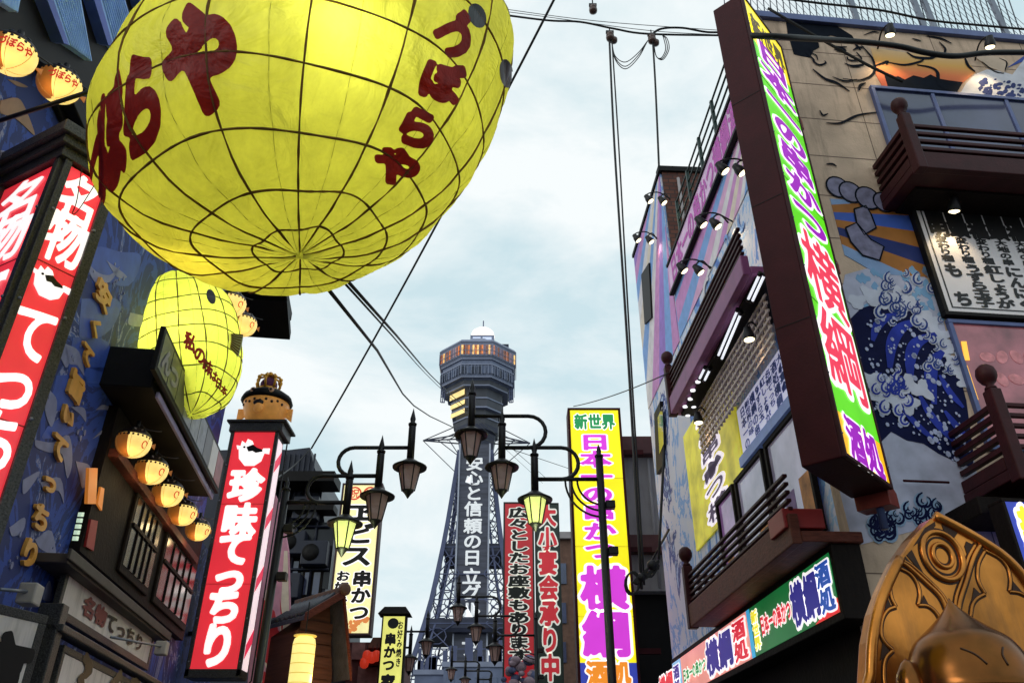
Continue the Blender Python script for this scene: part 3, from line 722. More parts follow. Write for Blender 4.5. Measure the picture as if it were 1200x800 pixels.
for x, y, lab in ((14, 62, 'glowing fish lantern with red lettering cut by the picture edge, below blue canopy sheet'), (70, 98, 'glowing fish lantern with red lettering hanging nearer the huge yellow fish')):
    s, z = LW.hit(x, y, .45); fish_lantern(LW.P(s, .45, z), .14, .75, lab, GT, 'づぼらや', .8)
GF = 'fish lanterns at the far eave'
for x, y, lab in ((271, 355, 'amber fish lantern under the far eave, upper of two, partly behind huge yellow fish'), (285, 379, 'amber fish lantern under the far eave, lower of two, above striped fin')):
    s, z = LW.hit(x, y, .7); fish_lantern(LW.P(s, .7, z), .18, .55, lab, GF, power=.6)

# ------------------------------------------------------------------ giant yellow fish lanterns
M_skin = skin_mat('yellow_fish_skin', (.66, .66, .075, 1), .6, .24, em=.10, gloss=.035)
M_skin2 = skin_mat('lime_fish_skin', (.80, .84, .10, 1), .62, .12, em=.30)
M_rope = mat('brown_rope', (.20, .10, .025, 1), .9, var=.4, bump=.5, bscale=200)
M_fishred = skin_mat('fish_red_print', (.22, .012, .014, 1), .5, .15, em=.05, gloss=.03)
M_fishblue = mat('fish_blue_back', (.05, .045, .25, 1), .5, var=.2)
def big_fish(name, label, C_, ax, net_m, skin, n_mer, rings, rope, tiltM=None, lean=0.):
    """squashed balloon skin pulled in along its rope net; returns thing, raycast tree and surface function"""
    C_ = Vector(C_); t = thing(name, label, 'lantern', C_)
    T = tiltM or Matrix.Identity(3); a, b_, c = ax
    def raw(ph, th):                           # th from the nadir; the body leans over, its net hangs plumb
        d = Vector((math.sin(th)*math.cos(ph), math.sin(th)*math.sin(ph), -math.cos(th))); q = 2.5
        return d*((math.hypot((d.x-lean*d.z)/a, d.y/b_)**q+abs(d.z/c)**q)**(-1/q))
    def S(ph, th, k=1.0):
        p = raw(ph, th); m_ = abs(math.sin(ph*n_mer/2)); dr = min(abs(th-x) for x in rings)
        pu = (1-(1-min(1, dr/.16))**2)*(.25+.75*min(1, m_*1.6))
        w = math.sin(ph*3+th*2)*.010+math.sin(ph*7-th*5)*.005+math.sin(ph*2-th*3+1)*.010
        return C_+T @ (p*(k*(.978+.022*pu+w)))
    na, nb = n_mer*8, 72
    m = MB(); v = [S(2*math.pi*i/na, math.pi*j/nb) for j in range(nb+1) for i in range(na)]
    m.add(v, [(j*na+i, j*na+(i+1) % na, (j+1)*na+(i+1) % na, (j+1)*na+i) for j in range(nb) for i in range(na)], 0, True)
    bvh = BVHTree.FromPolygons([tuple(p) for p in m.v], [f for f in m.f])
    m.build('skin', skin, t)
    m = MB()
    for i in range(n_mer):
        ph = 2*math.pi*i/n_mer; off = random.uniform(-.03, .03)
        m.tube([S(ph+off*math.sin(th*2), th, 1.004) for th in [.02+(math.pi-.04)*j/40 for j in range(41)]], [rope*(1+.45*math.sin(j*1.7+i)*math.sin(j*.45+2*i)+random.uniform(-.2, .25)) for j in range(41)], 6)
    for th in rings:
        pts = [S(2*math.pi*i/96, th+.012*math.sin(i*.39), 1.004) for i in range(97)]
        m.tube(pts, [rope*random.uniform(.75, 1.35) for _ in pts], 6, cap=False)
    m.build('net', net_m, t)
    m = MB()                                    # sewn seams between the cloth gores
    for i in range(n_mer): ph = 2*math.pi*(i+.5+random.uniform(-.12, .12))/n_mer; m.tube([S(ph, .08+(math.pi-.16)*j/36, 1.0005) for j in range(37)], rope*.28, 4)
    m.build('gore_seam', mat('olive_seam', (.34, .32, .03, 1), .9), t)
    return t, bvh, S
def cast(bvh, x, y, lift=.006):
    d = ray(x, y).normalized(); h = bvh.ray_cast(Vector((0, 0, EYE)), d)
    return (h[0]+h[1].normalized()*(lift if h[1].dot(d) < 0 else -lift)) if h[0] else None
def decal_char(mb, bvh, ch, quad, bold=.05, res=30, soft=1, lift=.008):
    """a character printed on a curved skin, its em box given by four picture corners tl tr br bl"""
    A, B, Cc, D = [Vector(p) for p in quad]; f = field(ch, bold, res, soft)
    for ring in cells(f, res):
        v = []
        for p in ring:
            u = GX0+p[2][0]/res; w = 1-((GY0+p[2][1]/res)+.12)
            q = (A*(1-u)+B*u)*(1-w)+(D*(1-u)+Cc*u)*w
            h = cast(bvh, q.x, q.y, lift)
            if h is None: break
            v.append(h)
        else: mb.add(v, [tuple(range(len(v)))])
def decal_poly(mb, bvh, px, lift=.008, grid=9):
    """an outline printed on the skin, split fine enough to follow it"""
    xs = [p[0] for p in px]; ys = [p[1] for p in px]
    x0, x1, y0, y1 = min(xs), max(xs), min(ys), max(ys); n = grid
    for i in range(n):
        for j in range(n):
            c = clip_rect(list(px), x0+(x1-x0)*i/n, x0+(x1-x0)*(i+1)/n, y0+(y1-y0)*j/n, y0+(y1-y0)*(j+1)/n)
            if len(c) > 2:
                h = [cast(bvh, x, y, lift) for x, y in c]
                if all(h): mb.add(h, [tuple(range(len(h)))])
bc = at(371, 133, 5.0)
bf, bvh, S = big_fish('giant_fish_lantern', 'huge glowing yellow pufferfish lantern in a rope net with dark red lettering', bc, (1.125, 1.17, 1.04), M_rope, M_skin, 14, [.24, .52, .82, 1.12, 1.42, 1.74, 2.1, 2.5], .0060, Matrix.Rotation(rad(7), 3, 'X'), .36)
m = MB()
decal_char(m, bvh, 'づ', [(505, 20), (548, 12), (556, 72), (510, 70)], .075)
decal_char(m, bvh, 'ぼ', [(498, 66), (545, 78), (535, 128), (486, 110)], .075)
decal_char(m, bvh, 'ら', [(472, 120), (520, 132), (505, 182), (456, 162)], .075)
decal_char(m, bvh, 'や', [(446, 164), (500, 182), (480, 226), (430, 205)], .075)
decal_char(m, bvh, 'や', [(186, 18), (262, -12), (300, 116), (198, 154)], .068)
decal_char(m, bvh, 'ら', [(142, 66), (188, 50), (198, 168), (138, 200)], .066)
decal_char(m, bvh, 'ぼ', [(118, 108), (142, 80), (152, 204), (116, 246)], .075)
decal_char(m, bvh, 'づ', [(106, 150), (120, 125), (126, 246), (108, 280)], .06)
m.build('lettering', M_fishred, bf)
for px in (ell(558, 19, 10, 15, 20, -.35), ell(592, 86, 8, 17, 20, -.12)):
    m = MB(); decal_poly(m, bvh, px); m.build('eye_spot', M_ink, bf)
m = MB()                                        # dark blue back, on the far upper side
na, nb = 40, 14
v = [S(-1.1+2.6*i/na, 1.98+.05*math.sin(i*.5)+(math.pi-2.05)*j/nb, 1.004) for j in range(nb+1) for i in range(na+1)]
m.add(v, [(j*(na+1)+i, j*(na+1)+i+1, (j+1)*(na+1)+i+1, (j+1)*(na+1)+i) for j in range(nb) for i in range(na)], 0, True); m.build('back', M_fishblue, bf)
m = MB(); m.tube([bc+Vector((0, 0, 1.3)), bc+Vector((-.3, .3, 4))], .02, 6); m.build('suspension_wire', M_wire, bf)
hot = cast(bvh, 402, 22, 0); point_lamp(bf, 'inner_lamp', hot+(bc-hot).normalized()*.21, 8, (1, .97, .85), .06)
point_lamp(bf, 'inner_lamp', bc+Vector((0, 0, .2)), 30, (1, .98, .86), .25)
hot = cast(bvh, 200, 306, 0) or cast(bvh, 220, 290, 0) or bc; point_lamp(bf, 'inner_lamp', hot+(bc-hot).normalized()*.28, 6, (1, .7, .35), .1)
# the smaller one by the canopy
T2 = Matrix.Rotation(rad(38), 3, 'Y')
b2 = at(216, 404, 9.3)
sf, bvh2, S2 = big_fish('hanging_fish_lantern', 'smaller glowing lime fish lantern with striped fin, hung behind the huge one over the canopy', b2, (.64, .56, .93), mat('olive_rope', (.1, .09, .02, 1), .9), M_skin2, 14, [.35, .7, 1.05, 1.4, 1.75, 2.1, 2.5], .006, Matrix.Rotation(rad(-16), 3, 'Y'))
m = MB()
for ch, x, y, w_ in (('私', 223, 401, 17), ('の', 234, 416, 16), ('味', 243, 430, 14), ('は', 250, 440, 11), ('日', 256, 449, 10), ('本', 262, 457, 9)):
    dx, dy = math.cos(.62)*w_/2, math.sin(.62)*w_/2; ex, ey = -math.sin(.2)*w_*.62, math.cos(.2)*w_*.62
    decal_char(m, bvh2, ch, [(x-dx-ex, y-dy-ey), (x+dx-ex, y+dy-ey), (x+dx+ex, y+dy+ey), (x-dx+ex, y-dy+ey)], .045, 26)
m.build('lettering', M_fishred, sf)
m = MB(); decal_poly(m, bvh2, ell(247, 348, 5, 9, 14, -.3)); m.build('eye_spot', M_ink, sf)
fb = at(263, 396, 9.1); FF = Fr(fb.x, fb.y, 85); m = MB(); o_ = FF.hit(266, 392)
fan = [FF.hit(x, y) for x, y in ((264, 392), (285, 393), (283, 404), (279, 418), (264, 402))]
m.prism(FF, fan, -.012, .012); fin = m.build('fin', mat('fin_olive', (.4, .4, .15, 1), .5), sf)
m = MB()
for k in range(8):
    a = FF.hit(264, 392+k*1.2); b_ = FF.hit(285-k*.8, 393+k*3.4); m.tube([FF.P(a[0], .016, a[1]), FF.P(b_[0], .016, b_[1])], .006, 5)
m.build('fin_ray', M_rope, fin)
point_lamp(sf, 'inner_lamp', b2+Vector((-.05, -.1, .0)), 20, (1, 1, .85), .12)
point_lamp(sf, 'inner_lamp', (cast(bvh2, 212, 395, 0) or b2)*.55+b2*.45, 2.5, (1, 1, .85), .06)
# ================================================================== RIGHT: corner restaurant
sW0, sW1 = -14.5, -11.72; zW = 12.4; sN1 = -7.15; zN = 10.25
M_seawall = wave_paint('painted_sea_wall', [(0, (.10, .20, .58, 1)), (.40, (.22, .42, .76, 1)), (.455, (.70, .72, .84, 1)), (.53, (.40, .58, .86, 1)), (.57, (.74, .72, .84, 1)), (.66, (.16, .30, .70, 1))], 1.3)
M_palesea = wave_paint('painted_pale_sea', [(0, (.66, .66, .74, 1)), (.40, (.62, .64, .76, 1)), (.46, (.25, .42, .75, 1)), (.50, (.68, .68, .78, 1)), (.60, (.08, .12, .34, 1)), (.64, (.45, .58, .8, 1))], 1.0, .6, .5)
cb = thing('corner_restaurant', 'corner restaurant building with mural walls, maroon balconies and rooftop railing, behind the green vertical sign', 'building', RW.P(-9, 0, 0))
m = MB(); m.box(RW, sW1, sN1+.0, -.3, 0, 3.6, zN); m.build('wall', M_seawall, cb)
m = MB(); m.box(RW, sW1, sN1-.1, -.3, .0, 0, 3.59); m.build('lower_wall', M_soot, cb)
m = MB(); m.box(RW, sW0, sW1-.004, -3.5, 0.0, 2.6, zW); m.build('wing_wall', M_palesea, cb)
# brick end of the taller wing, parapet line and drain pipe
M_brick = mat('dark_brick', (.13, .05, .035, 1), .8, var=.2)
def brick_nodes(m):
    t = m.node_tree; N = t.nodes; K = t.links.new; b = N['Principled BSDF']
    co = N.new('ShaderNodeTexCoord'); mp_ = N.new('ShaderNodeMapping'); mp_.inputs['Rotation'].default_value = (math.pi/2, 0, 0); K(co.outputs['Object'], mp_.inputs['Vector'])
    br = N.new('ShaderNodeTexBrick'); br.inputs['Scale'].default_value = 2.6; br.inputs['Color1'].default_value = (.16, .06, .04, 1); br.inputs['Color2'].default_value = (.09, .032, .025, 1); br.inputs['Mortar'].default_value = (.05, .03, .028, 1)
    br.inputs['Mortar Size'].default_value = .03
    K(mp_.outputs['Vector'], br.inputs['Vector']); K(br.outputs['Color'], b.inputs['Base Color'])
brick_nodes(M_brick)
BR = Fr(RW.P(sW1, 0, 0).x, RW.P(sW1, 0, 0).y, 87)
m = MB(); m.box(BR, 0.03, 3.4, -.05, .05, zN-.4, zW-.02); m.build('brick_wall', M_brick, cb)
m = MB(); m.box(BR, -.05, 3.45, -.1, .1, zW-.02, zW+.1); m.box(RW, sW0-.03, sW1, -.1, .04, zW, zW+.08); m.build('coping', M_black, cb)
m = MB(); m.tube([BR.P(.32, .09, zN-.4), BR.P(.32, .09, zW-.2)], .03, 8); m.build('drain_pipe', M_grey, cb)
# wing: rays in lilac/blue, a narrow dark window slot
def rays(fr, cx, cz, s0, s1, z0, z1, a0, a1, cols, n, name, par, R=14):
    k = len(cols); mbs = MB()
    for i in range(k):
        p, q_ = a0+(a1-a0)*i/k, a0+(a1-a0)*(i+1)/k
        poly = clip_rect([(cx, cz), (cx+R*math.cos(p), cz+R*math.sin(p)), (cx+R*math.cos(q_), cz+R*math.sin(q_))], s0, s1, z0, z1)
        if poly: mbs.prism(fr, poly, n-.01, n+.0002*i, i)
    return mbs.build(name, cols, par)
P_ = [mat('paint_lilac', (.62, .28, .60, 1), .7), mat('paint_white', (.76, .72, .76, 1), .7), mat('paint_sky', (.22, .40, .78, 1), .7), mat('paint_pink', (.74, .42, .66, 1), .7), mat('paint_cream', (.78, .68, .58, 1), .7), mat('paint_violet', (.34, .20, .62, 1), .7)]
zr0 = RW.hit(794, 340)[1]-2.0
c = RW.hit(886, 168)
rays(RW, c[0]+.6, c[1]+.9, sW1+.02, sN1, RW.hit(815, 330)[1]-.35, RW.hit(794, 338)[1]+.02, math.pi*1.005, math.pi*1.5, [P_[i] for i in (2, 0, 2, 3, 1, 0, 4, 3, 1, 2, 3, 1, 4, 0, 1, 3, 0, 1)], .012, 'sunray_mural', cb)
c = RW.hit(800, 210)
rays(RW, sW1+.3, zW+.6, sW0+.02, sW1-.05, 8.6, zW-.05, math.pi*1.02, math.pi*1.48, [P_[i] for i in (2, 5, 0, 2, 1, 4, 2, 1, 0, 5, 2, 0)], .012, 'wing_mural', cb)
# foam curls painted over the lower murals
m = MB()
for i in range(46):
    s, z = random.uniform(-11.5, -8.2), random.uniform(7.2, 8.6); r = random.uniform(.10, .26)
    if z > 7.6+.5*(s+11.6)*.35+.6: continue
    pts = [(s+r*(1-k*.09)*math.cos(k*.42+i), z+r*(1-k*.09)*math.sin(k*.42+i)) for k in range(9)]; m.ribbon(RW, pts, r*.42, .018+.0003*i, i % 2)
m.build('foam_mural', [P_[2], P_[1]], cb)
w = MB(); q = RW.pts([(755, 350), (762, 318), (763, 345), (768, 350), (766, 372), (760, 378)], .0); w.prism(RW, RW.pts([(754, 322), (763, 308), (766, 372), (758, 380)]), 0, .05); w.build('wing_window', M_black, cb)
q = RW.pts([(770, 485), (777, 470), (780, 545), (773, 556)]); w = MB(); w.prism(RW, q, 0, .06); w = w.build('wing_window', M_black, cb, .0)
k = MB(); k.prism(RW, RW.pts([(771, 489), (776.5, 476), (778, 520), (773, 532)], .06), .055, .066); k.build('pane', M_glassb, w)
# pink parapet banner with magenta lettering, and the railing over it
pz0, pz1 = RW.hit(794, 336)[1], RW.hit(797, 288)[1]
pt = thing('parapet_banner', 'long lilac banner with magenta lettering along the parapet above the sunray mural', 'banner', RW.P(-9, .05, pz0))
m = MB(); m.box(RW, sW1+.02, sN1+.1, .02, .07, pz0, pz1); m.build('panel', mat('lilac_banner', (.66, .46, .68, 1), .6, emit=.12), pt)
m = MB(); put_row(m, RW, '日本一の串かつ横綱酒処', sW1+.2, sN1, (pz0+pz1)/2, .55, .078, .03, fill=.98); m.build('lettering', mat('magenta_ink', (.55, .09, .48, 1), .6), pt)
m = MB(); m.box(RW, sW1, sN1+.1, .02, .1, pz0-.05, pz0-.002); m.box(RW, sW1, sN1+.1, .02, .1, pz1+.002, pz1+.05); m.build('frame', M_black, pt)
rg = thing('roof_railing', 'dark green rooftop railing with thin rails above the lilac parapet banner', 'railing', RW.P(-9, -.1, pz1))
M_green = mat('dark_green_metal', (.012, .035, .03, 1), .5)
for i in range(6):
    s = sW1+.5+i*.8; m = MB(); m.box(RW, s-.025, s+.025, -.12, -.07, pz1, pz1+1.15); m.build('post', M_green, rg)
for j in range(5):
    m = MB(); m.tube([RW.P(sW1+.5, -.095, pz1+.25+j*.22), RW.P(sN1, -.095, pz1+.25+j*.22)], .016, 6); m.build('rail', M_green, rg)

# ------------------------------------------------------------------ balconies
def balcony(par, fr, s0, s1, n1, z0, z1, slab, mats, ends, n_rail=5, ball=True):
    """floor beam, front rails and end posts with ball finials"""
    wood, beam = mats
    m = MB(); m.box(fr, s0, s1, .0, n1-.06, z0+.0, z0+.1); m.box(fr, s0, s1, n1-.06, n1+.03, z0-.02, z0+slab); b = m.build('balcony', beam, par, .012)
    hh = z1-z0-slab
    for j in range(n_rail):
        z = z0+slab+hh*(j+.55)/n_rail; m = MB(); m.box(fr, s0+.04, s1-.04, n1-.045, n1+.0, z, z+hh/n_rail*.42); m.build('rail', wood, b, .008)
    for e in ends:
        m = MB(); m.box(fr, e-.055, e+.055, n1-.08, n1+.045, z0-.03, z1+.12); p = m.build('post', wood, b, .012)
        if ball:
            m = MB(); m.lathe(fr.P(e, n1-.018, z1+.12), [(.03, 0), (.055, .01), (.05, .03), (.03, .05), (.062, .08), (.088, .13), (.092, .17), (.08, .22), (.045, .255), (.0, .265)], 20); m.build('ball_finial', wood, p)
        for j in range(n_rail):
            z = z0+slab+hh*(j+.55)/n_rail; m = MB(); m.box(fr, e-.03, e+.03, .02, n1-.1, z, z+hh/n_rail*.52); m.build('side_rail', wood, b, .006)
        m = MB(); m.box(fr, e-.05, e+.05, .02, n1-.09, z0+.1, z0+slab); m.build('side_beam', beam, b, .008)
    return b
bz0, bz1 = RW.hit(784, 492, .62)[1], RW.hit(809, 381, .62)[1]
sE = RW.hit(786, 480, .62)[0]
balcony(cb, RW, sE, -6.95, .62, bz0, bz1, .24, (M_maroon2, M_pinkbeam), (sE+.05,), 5)
lz0, lz1 = RW.hit(809, 737, .62)[1]+.02, RW.hit(806, 672, .62)[1]
sL = RW.hit(806, 700, .62)[0]
balcony(cb, RW, sL, -6.9, .62, lz0, lz1, .26, (M_maroon2, M_brown), (sL+.05,), 5)
# soffit with tubes under the upper balcony
m = MB(); m.box(RW, sE+.1, -7, .02, .5, bz0-.05, bz0-.008); m.build('soffit', M_black, cb)
M_tube = lit('white_tube', rgb(236, 240, 250), .95, .02)
for i, (a, b_) in enumerate((((842, 416), (864, 364)), ((846, 420), (868, 368)), ((877, 350), (890, 322)), ((882, 352), (896, 322)), ((820, 443), (826, 431)), ((826, 445), (832, 433)))):
    p, q = hitz(*a, bz0-.07), hitz(*b_, bz0-.07)
    t = thing('tube_light', ['long white tube light, outer of the nearer lit pair under upper balcony', 'long white tube light, inner of the nearer lit pair under upper balcony', 'white tube light beside the maroon sign case, outer one', 'white tube light beside the maroon sign case, inner one', 'short white tube light at the far end of the balcony soffit, outer one', 'short white tube light at the far end of the balcony soffit, inner one'][i], 'tube light', p, 'tube lights under the balcony')
    m = MB(); m.tube([p, q], .016, 8); m.build('tube', M_tube, t)
    m = MB(); d = (q-p).normalized()
    m.tube([p-d*.03, p], .028, 8); m.tube([q, q+d*.03], .028, 8); m.build('end_cap', M_iron, t)
m = MB()
for i, (x, y) in enumerate(((803, 477), (809, 468), (806, 487), (813, 477), (812, 458), (818, 448), (819, 487))):
    p = hitz(x, y, bz0-.055); m.lathe(p, [(.035, 0), (.035, .02)], 10)
m.build('downlights', lit('downlight', rgb(250, 250, 255), 1.2), cb)
# lattice screen, lettered board, windows, yellow painted sign
zb0, zb1 = RW.hit(868, 541, .06)[1], RW.hit(866, 478, .06)[1]
sb0, sb1 = RW.hit(866, 500, .06)[0], -7.2
tb = thing('menu_screen', 'long white board of blue brush lettering under the lattice, right building upper floor', 'signboard', RW.P(sb0, .06, zb0))
m = MB(); m.box(RW, sb0, sb1, .01, .06, zb0, zb1); m.build('panel', lit('lavender_white_board', rgb(205, 205, 232), .45), tb)
m = MB(); m.box(RW, sb0-.02, sb1, .01, .12, zb0-.13, zb0-.004); m.build('sill', mat('steel_blue_sill', (.16, .24, .55, 1), .4, emit=.12), tb)
m = MB(); tx = ['日本一の串かつ', '新世界の味', '横綱の串', 'うずら玉子', '紅しょうが', '名物てっちり', '酒処横綱', '大小宴会', '串かつ元祖', '明日の力']
for i, w_ in enumerate(tx):
    s = sb0+.12+(sb1-sb0-.2)*(i+.5)/len(tx); put_column(m, RW, w_[:5] if i % 3 else w_[:4], s, zb1-.04, zb0+.04+(.1 if i % 2 else 0), .2, .066, .03, res=26)
m.build('lettering', mat('blue_ink', (.05, .10, .42, 1), .5), tb)
lt = MB(); lz = bz0-.02
n_ = 26
for i in range(n_): s = sE+.3+(-7.2-sE-.3)*i/n_; lt.box(RW, s-.016, s+.016, .30, .325, zb1-.25, lz)
for j in range(7): z = zb1-.25+(lz-zb1+.25)*(j+.2)/7; lt.box(RW, sE+.3, -7.2, .326, .345, z-.014, z+.014)
lt.build('lattice', mat('lattice_timber', (.62, .50, .46, 1), .5), cb)
yz1, yz0 = RW.hit(812, 492, .03)[1], RW.hit(812, 650, .03)[1]
ys0, ys1 = RW.hit(806, 560, .03)[0], RW.hit(864, 500, .03)[0]
ty = thing('painted_sign', 'bright yellow wall sign with purple lettering in white glow, behind the lower balcony', 'sign', RW.P(ys0, .03, yz0))
m = MB(); m.box(RW, ys0, ys1, .004, .03, yz0, yz1); m.build('panel', lit('yellow_wall_sign', rgb(215, 205, 60), .38, .5, 2.5), ty)
mo, mi_ = MB(), MB()
ccx = ys0+(ys1-ys0)*.52
put_column(mo, RW, '一の串かつ横', ccx, yz1-.05, yz0+.1, .98, .036, .14, res=26); put_column(mi_, RW, '一の串かつ横', ccx, yz1-.05, yz0+.1, .98, .042, .02, res=26)
mo.build('lettering_outline', lit('white_glow', rgb(238, 228, 240), .7), ty); mi_.build('lettering', mat('purple_ink', (.12, .07, .22, 1), .5), ty)
wz0, wz1 = lz0+.3, zb0-.14
for i, (a, b_) in enumerate(((-10.75, -9.95), (-9.85, -8.75), (-8.65, -7.5))):
    m = MB(); m.box(RW, a, b_, .03, .09, wz0, wz0+.06); m.box(RW, a, b_, .03, .09, wz1-.06, wz1); m.box(RW, a, a+.06, .03, .09, wz0+.06, wz1-.06); m.box(RW, b_-.06, b_, .03, .09, wz0+.06, wz1-.06)
    w = m.build('window', M_soot, cb, .006)
    m = MB(); m.box(RW, a+.06, b_-.06, .045, .055, wz0+.06, wz1-.06); m.build('pane', mat('mauve_glass_sheen', (.30, .27, .38, 1), .1, spec=.9, emit=.25, var=.6, vscale=1.5) if i else mat('plum_lit_glass', (.25, .12, .3, 1), .1, spec=.9, emit=.35, var=.5, vscale=3), w)  # mauve panes: uneven tone and glow in the colour stand in for reflections
rp = random.Random(3); PM = [mat('orange_poster', (.55, .22, .06, 1), .6, var=.6, vscale=7), mat('cream_poster', (.6, .52, .4, 1), .6, var=.5, vscale=7), mat('violet_poster', (.2, .12, .32, 1), .6, var=.5, vscale=7)]
for k_ in range(7):
    a = -10.6+k_*.45; zq_ = wz0+.12+rp.random()*.25; m = MB(); m.box(RW, a, a+rp.uniform(.18, .34), .0555, .058, zq_, zq_+rp.uniform(.25, .5)); m.build('poster', PM[k_ % 3], cb)
# red bracket end by the big sign
m = MB(); m.box(RW, -7.35, -6.95, .3, .68, RW.hit(950, 598, .65)[1]+.02, RW.hit(950, 566, .65)[1]); m.build('red_panel', mat('red_bracket', (.30, .02, .02, 1), .5), cb, .01)
# lower lit strip
z0, z1 = RW.hit(983, 717, .3)[1], RW.hit(972, 646, .3)[1]; sR, sLx = RW.hit(977, 680, .3)[0], -13.4
st = thing('fascia_sign', 'long lit fascia sign of green and pink sections, navy lettering, under lower balcony', 'sign', RW.P(-9, .3, z0))
m = MB(); m.box(RW, sLx, sR+.06, .02, .295, z0-.07, z1+.07); m.build('case', M_soot, st, .01)
sA = RW.hit(880, 752, .3)[0]; sB = RW.hit(876, 750, .3)[0]; sC = RW.hit(800, 798, .3)[0]
m = MB()
for i, (a, b_) in enumerate(((sA, sR), (sC, sA-.02), (sLx+.1, sC-.02))): m.box(RW, a, b_, .29, .302, z0, z1, i)
m.prism(RW, [(sR-.55, z0), (sR, z0), (sR, z0+.12)], .29, .304, 3); m.box(RW, sA-.02, sA+.1, .29, .3035, z0, z1, 4)
m.build('panel', [lit('green_panel', rgb(20, 110, 55), .8, .25), lit('salmon_panel', rgb(235, 150, 140), .8, .3), lit('sky_panel', rgb(120, 180, 225), .8, .2), lit('red_corner', rgb(225, 45, 50), .85), lit('cyan_edge', rgb(60, 165, 215), .85)], st)
def lettered(par, fr, items, n, halo=.12, hmat=None, res=36, bold=.042):
    """items: (text, s0, s1, z, h, material, vertical)"""
    mo = MB(); by = {}
    for text, s0, s1, z, h, mt, vert in items:
        mi_ = by.setdefault(mt.name, (mt, MB()))[1]
        if vert: put_column(mo, fr, text, (s0+s1)/2, z+h/2, z-h/2, abs(s1-s0), n, halo, res=26); put_column(mi_, fr, text, (s0+s1)/2, z+h/2, z-h/2, abs(s1-s0), n+.005, bold, res=res)
        else: put_row(mo, fr, text, s0, s1, z, h, n, halo, res=26); put_row(mi_, fr, text, s0, s1, z, h, n+.005, bold, res=res)
    mo.build('lettering_outline', hmat or M_white, par)
    for mt, mb in by.values(): mb.build('lettering', mt, par)
K_navy, K_red, K_yel, K_grn, K_blue = lit('navy_letter', rgb(45, 40, 135), .8), lit('red_letter', rgb(215, 40, 60), .85), lit('yellow_letter', rgb(240, 225, 50), .85), lit('green_letter', rgb(35, 140, 80), .8), lit('blue_letter', rgb(35, 80, 170), .8)
zm, hh = (z0+z1)/2, z1-z0; Ls = sR-sA
lettered(st, RW, [('新世界', sA+.14, sA+.36, zm, hh*.82, K_yel, True), ('日本一の串かつ', sA+.42, sA+Ls*.56, zm, hh*.40, K_red, False), ('横綱', sA+Ls*.57, sA+Ls*.86, zm, hh*.80, K_navy, False), ('酒処', sR-Ls*.145, sR-Ls*.01, zm, hh*.86, K_blue, True)], .306)
Ls = sA-sC
lettered(st, RW, [('日本一の串かつ', sC+.1, sC+Ls*.42, zm-.02, hh*.36, K_grn, False), ('横綱', sC+Ls*.43, sC+Ls*.80, zm, hh*.84, K_navy, False), ('酒処', sA-Ls*.19, sA-Ls*.03, zm, hh*.88, K_red, True)], .306)
lettered(st, RW, [('横綱', sC-1.6, sC-.55, zm, hh*.7, K_red, False), ('酒処', sC-.5, sC-.1, zm, hh*.8, K_navy, True)], .306)

# ------------------------------------------------------------------ projecting corner sign
q0 = at(990, 534, 6.3); BS = Fr(q0.x, q0.y, 42); WB = 1.03; bz = q0.z; tz = bz+5.55
tz = BS.hit(872, -3)[1]
bs = thing('vertical_sign', 'tall maroon projecting sign case with green face and purple and red lettering at the corner', 'sign', q0)
m = MB(); m.box(BS, 0, WB, -.36, -.02, bz, tz); m.build('case', M_maroon, bs, .012)
m = MB(); e = .035
m.box(BS, -.0, e, -.02, .012, bz, tz); m.box(BS, WB-e, WB, -.02, .012, bz, tz); m.box(BS, e, WB-e, -.02, .012, bz, bz+e); m.box(BS, e, WB-e, -.02, .012, tz-e, tz); m.build('frame', M_maroon2, bs, .004)
zY = BS.hit(978, 478)[1]; zG = BS.hit(895, 62)[1]
m = MB()
m.box(BS, e, WB-e, -.02, .0, zY, zG, 0); m.box(BS, e, WB-e, -.02, .0, bz+e, zY, 1); m.box(BS, e, WB-e, -.02, .0, zG, tz-e, 2)
m.build('panel', [lit('lime_panel', rgb(95, 215, 20), .9, .12, 1.2), lit('amber_panel', rgb(245, 185, 25), .9, .15, 1.5), lit('yellow_panel', rgb(245, 225, 40), .9, .1)], bs)
K_pur, K_crim, K_mag = lit('purple_letter', rgb(150, 20, 175), .85), lit('crimson_letter', rgb(226, 54, 82), .9), lit('magenta_letter', rgb(205, 60, 205), .9)
c = WB/2; hz = lambda x, y: BS.hit(x, y)[1]
items = []
def colz(fr, text, z1, z0, s0, s1, mt): return (text, s0, s1, (z0+z1)/2, abs(z1-z0), mt, True)
zq = [hz(x, y) for x, y in ((905, 64), (955, 283), (1008, 478))]
items = [colz(BS, '日本一の串かつ', zq[0]-.05, zq[1]+.05, .1, WB-.1, K_pur), ('酒処', .14, WB-.14, (zY+bz)/2+.02, .42, K_pur, False)]
lettered(bs, BS, items, .006, .1)
lettered(bs, BS, [colz(BS, '横綱', zq[1]+.02, zq[2]+.02, .07, WB-.07, K_crim)], .006, .075, bold=.016, res=48)
lettered(bs, BS, [('新世界', .1, WB-.1, (tz+zG)/2-.05, .42, lit('dark_gold_letter', rgb(90, 70, 10), .6), False)], .006, .08, hmat=K_yel)
seams(BS, e, WB-e, [bz+(tz-bz)*k_ for k_ in (.27, .52, .77)], .0005, mat('seam_grime', (.06, .07, .03, 1), .6), bs)
bolts(BS, [(x_, bz+.2+k_*.55) for x_ in (e/2, WB-e/2) for k_ in range(int((tz-bz)/.55))], .012, M_metal, bs, .009)
m = MB(); m.box(BS, .05, WB-.05, -.37, -.355, bz+.6, bz+.615); [m.box(Fr(BS.P(0, 0, 0).x, BS.P(0, 0, 0).y, 42), -.003, .0, -.35, -.03, z_, z_+.008) for z_ in (bz+1.3, bz+2.7, bz+4.1)]; m.build('case_joint', M_black, bs)
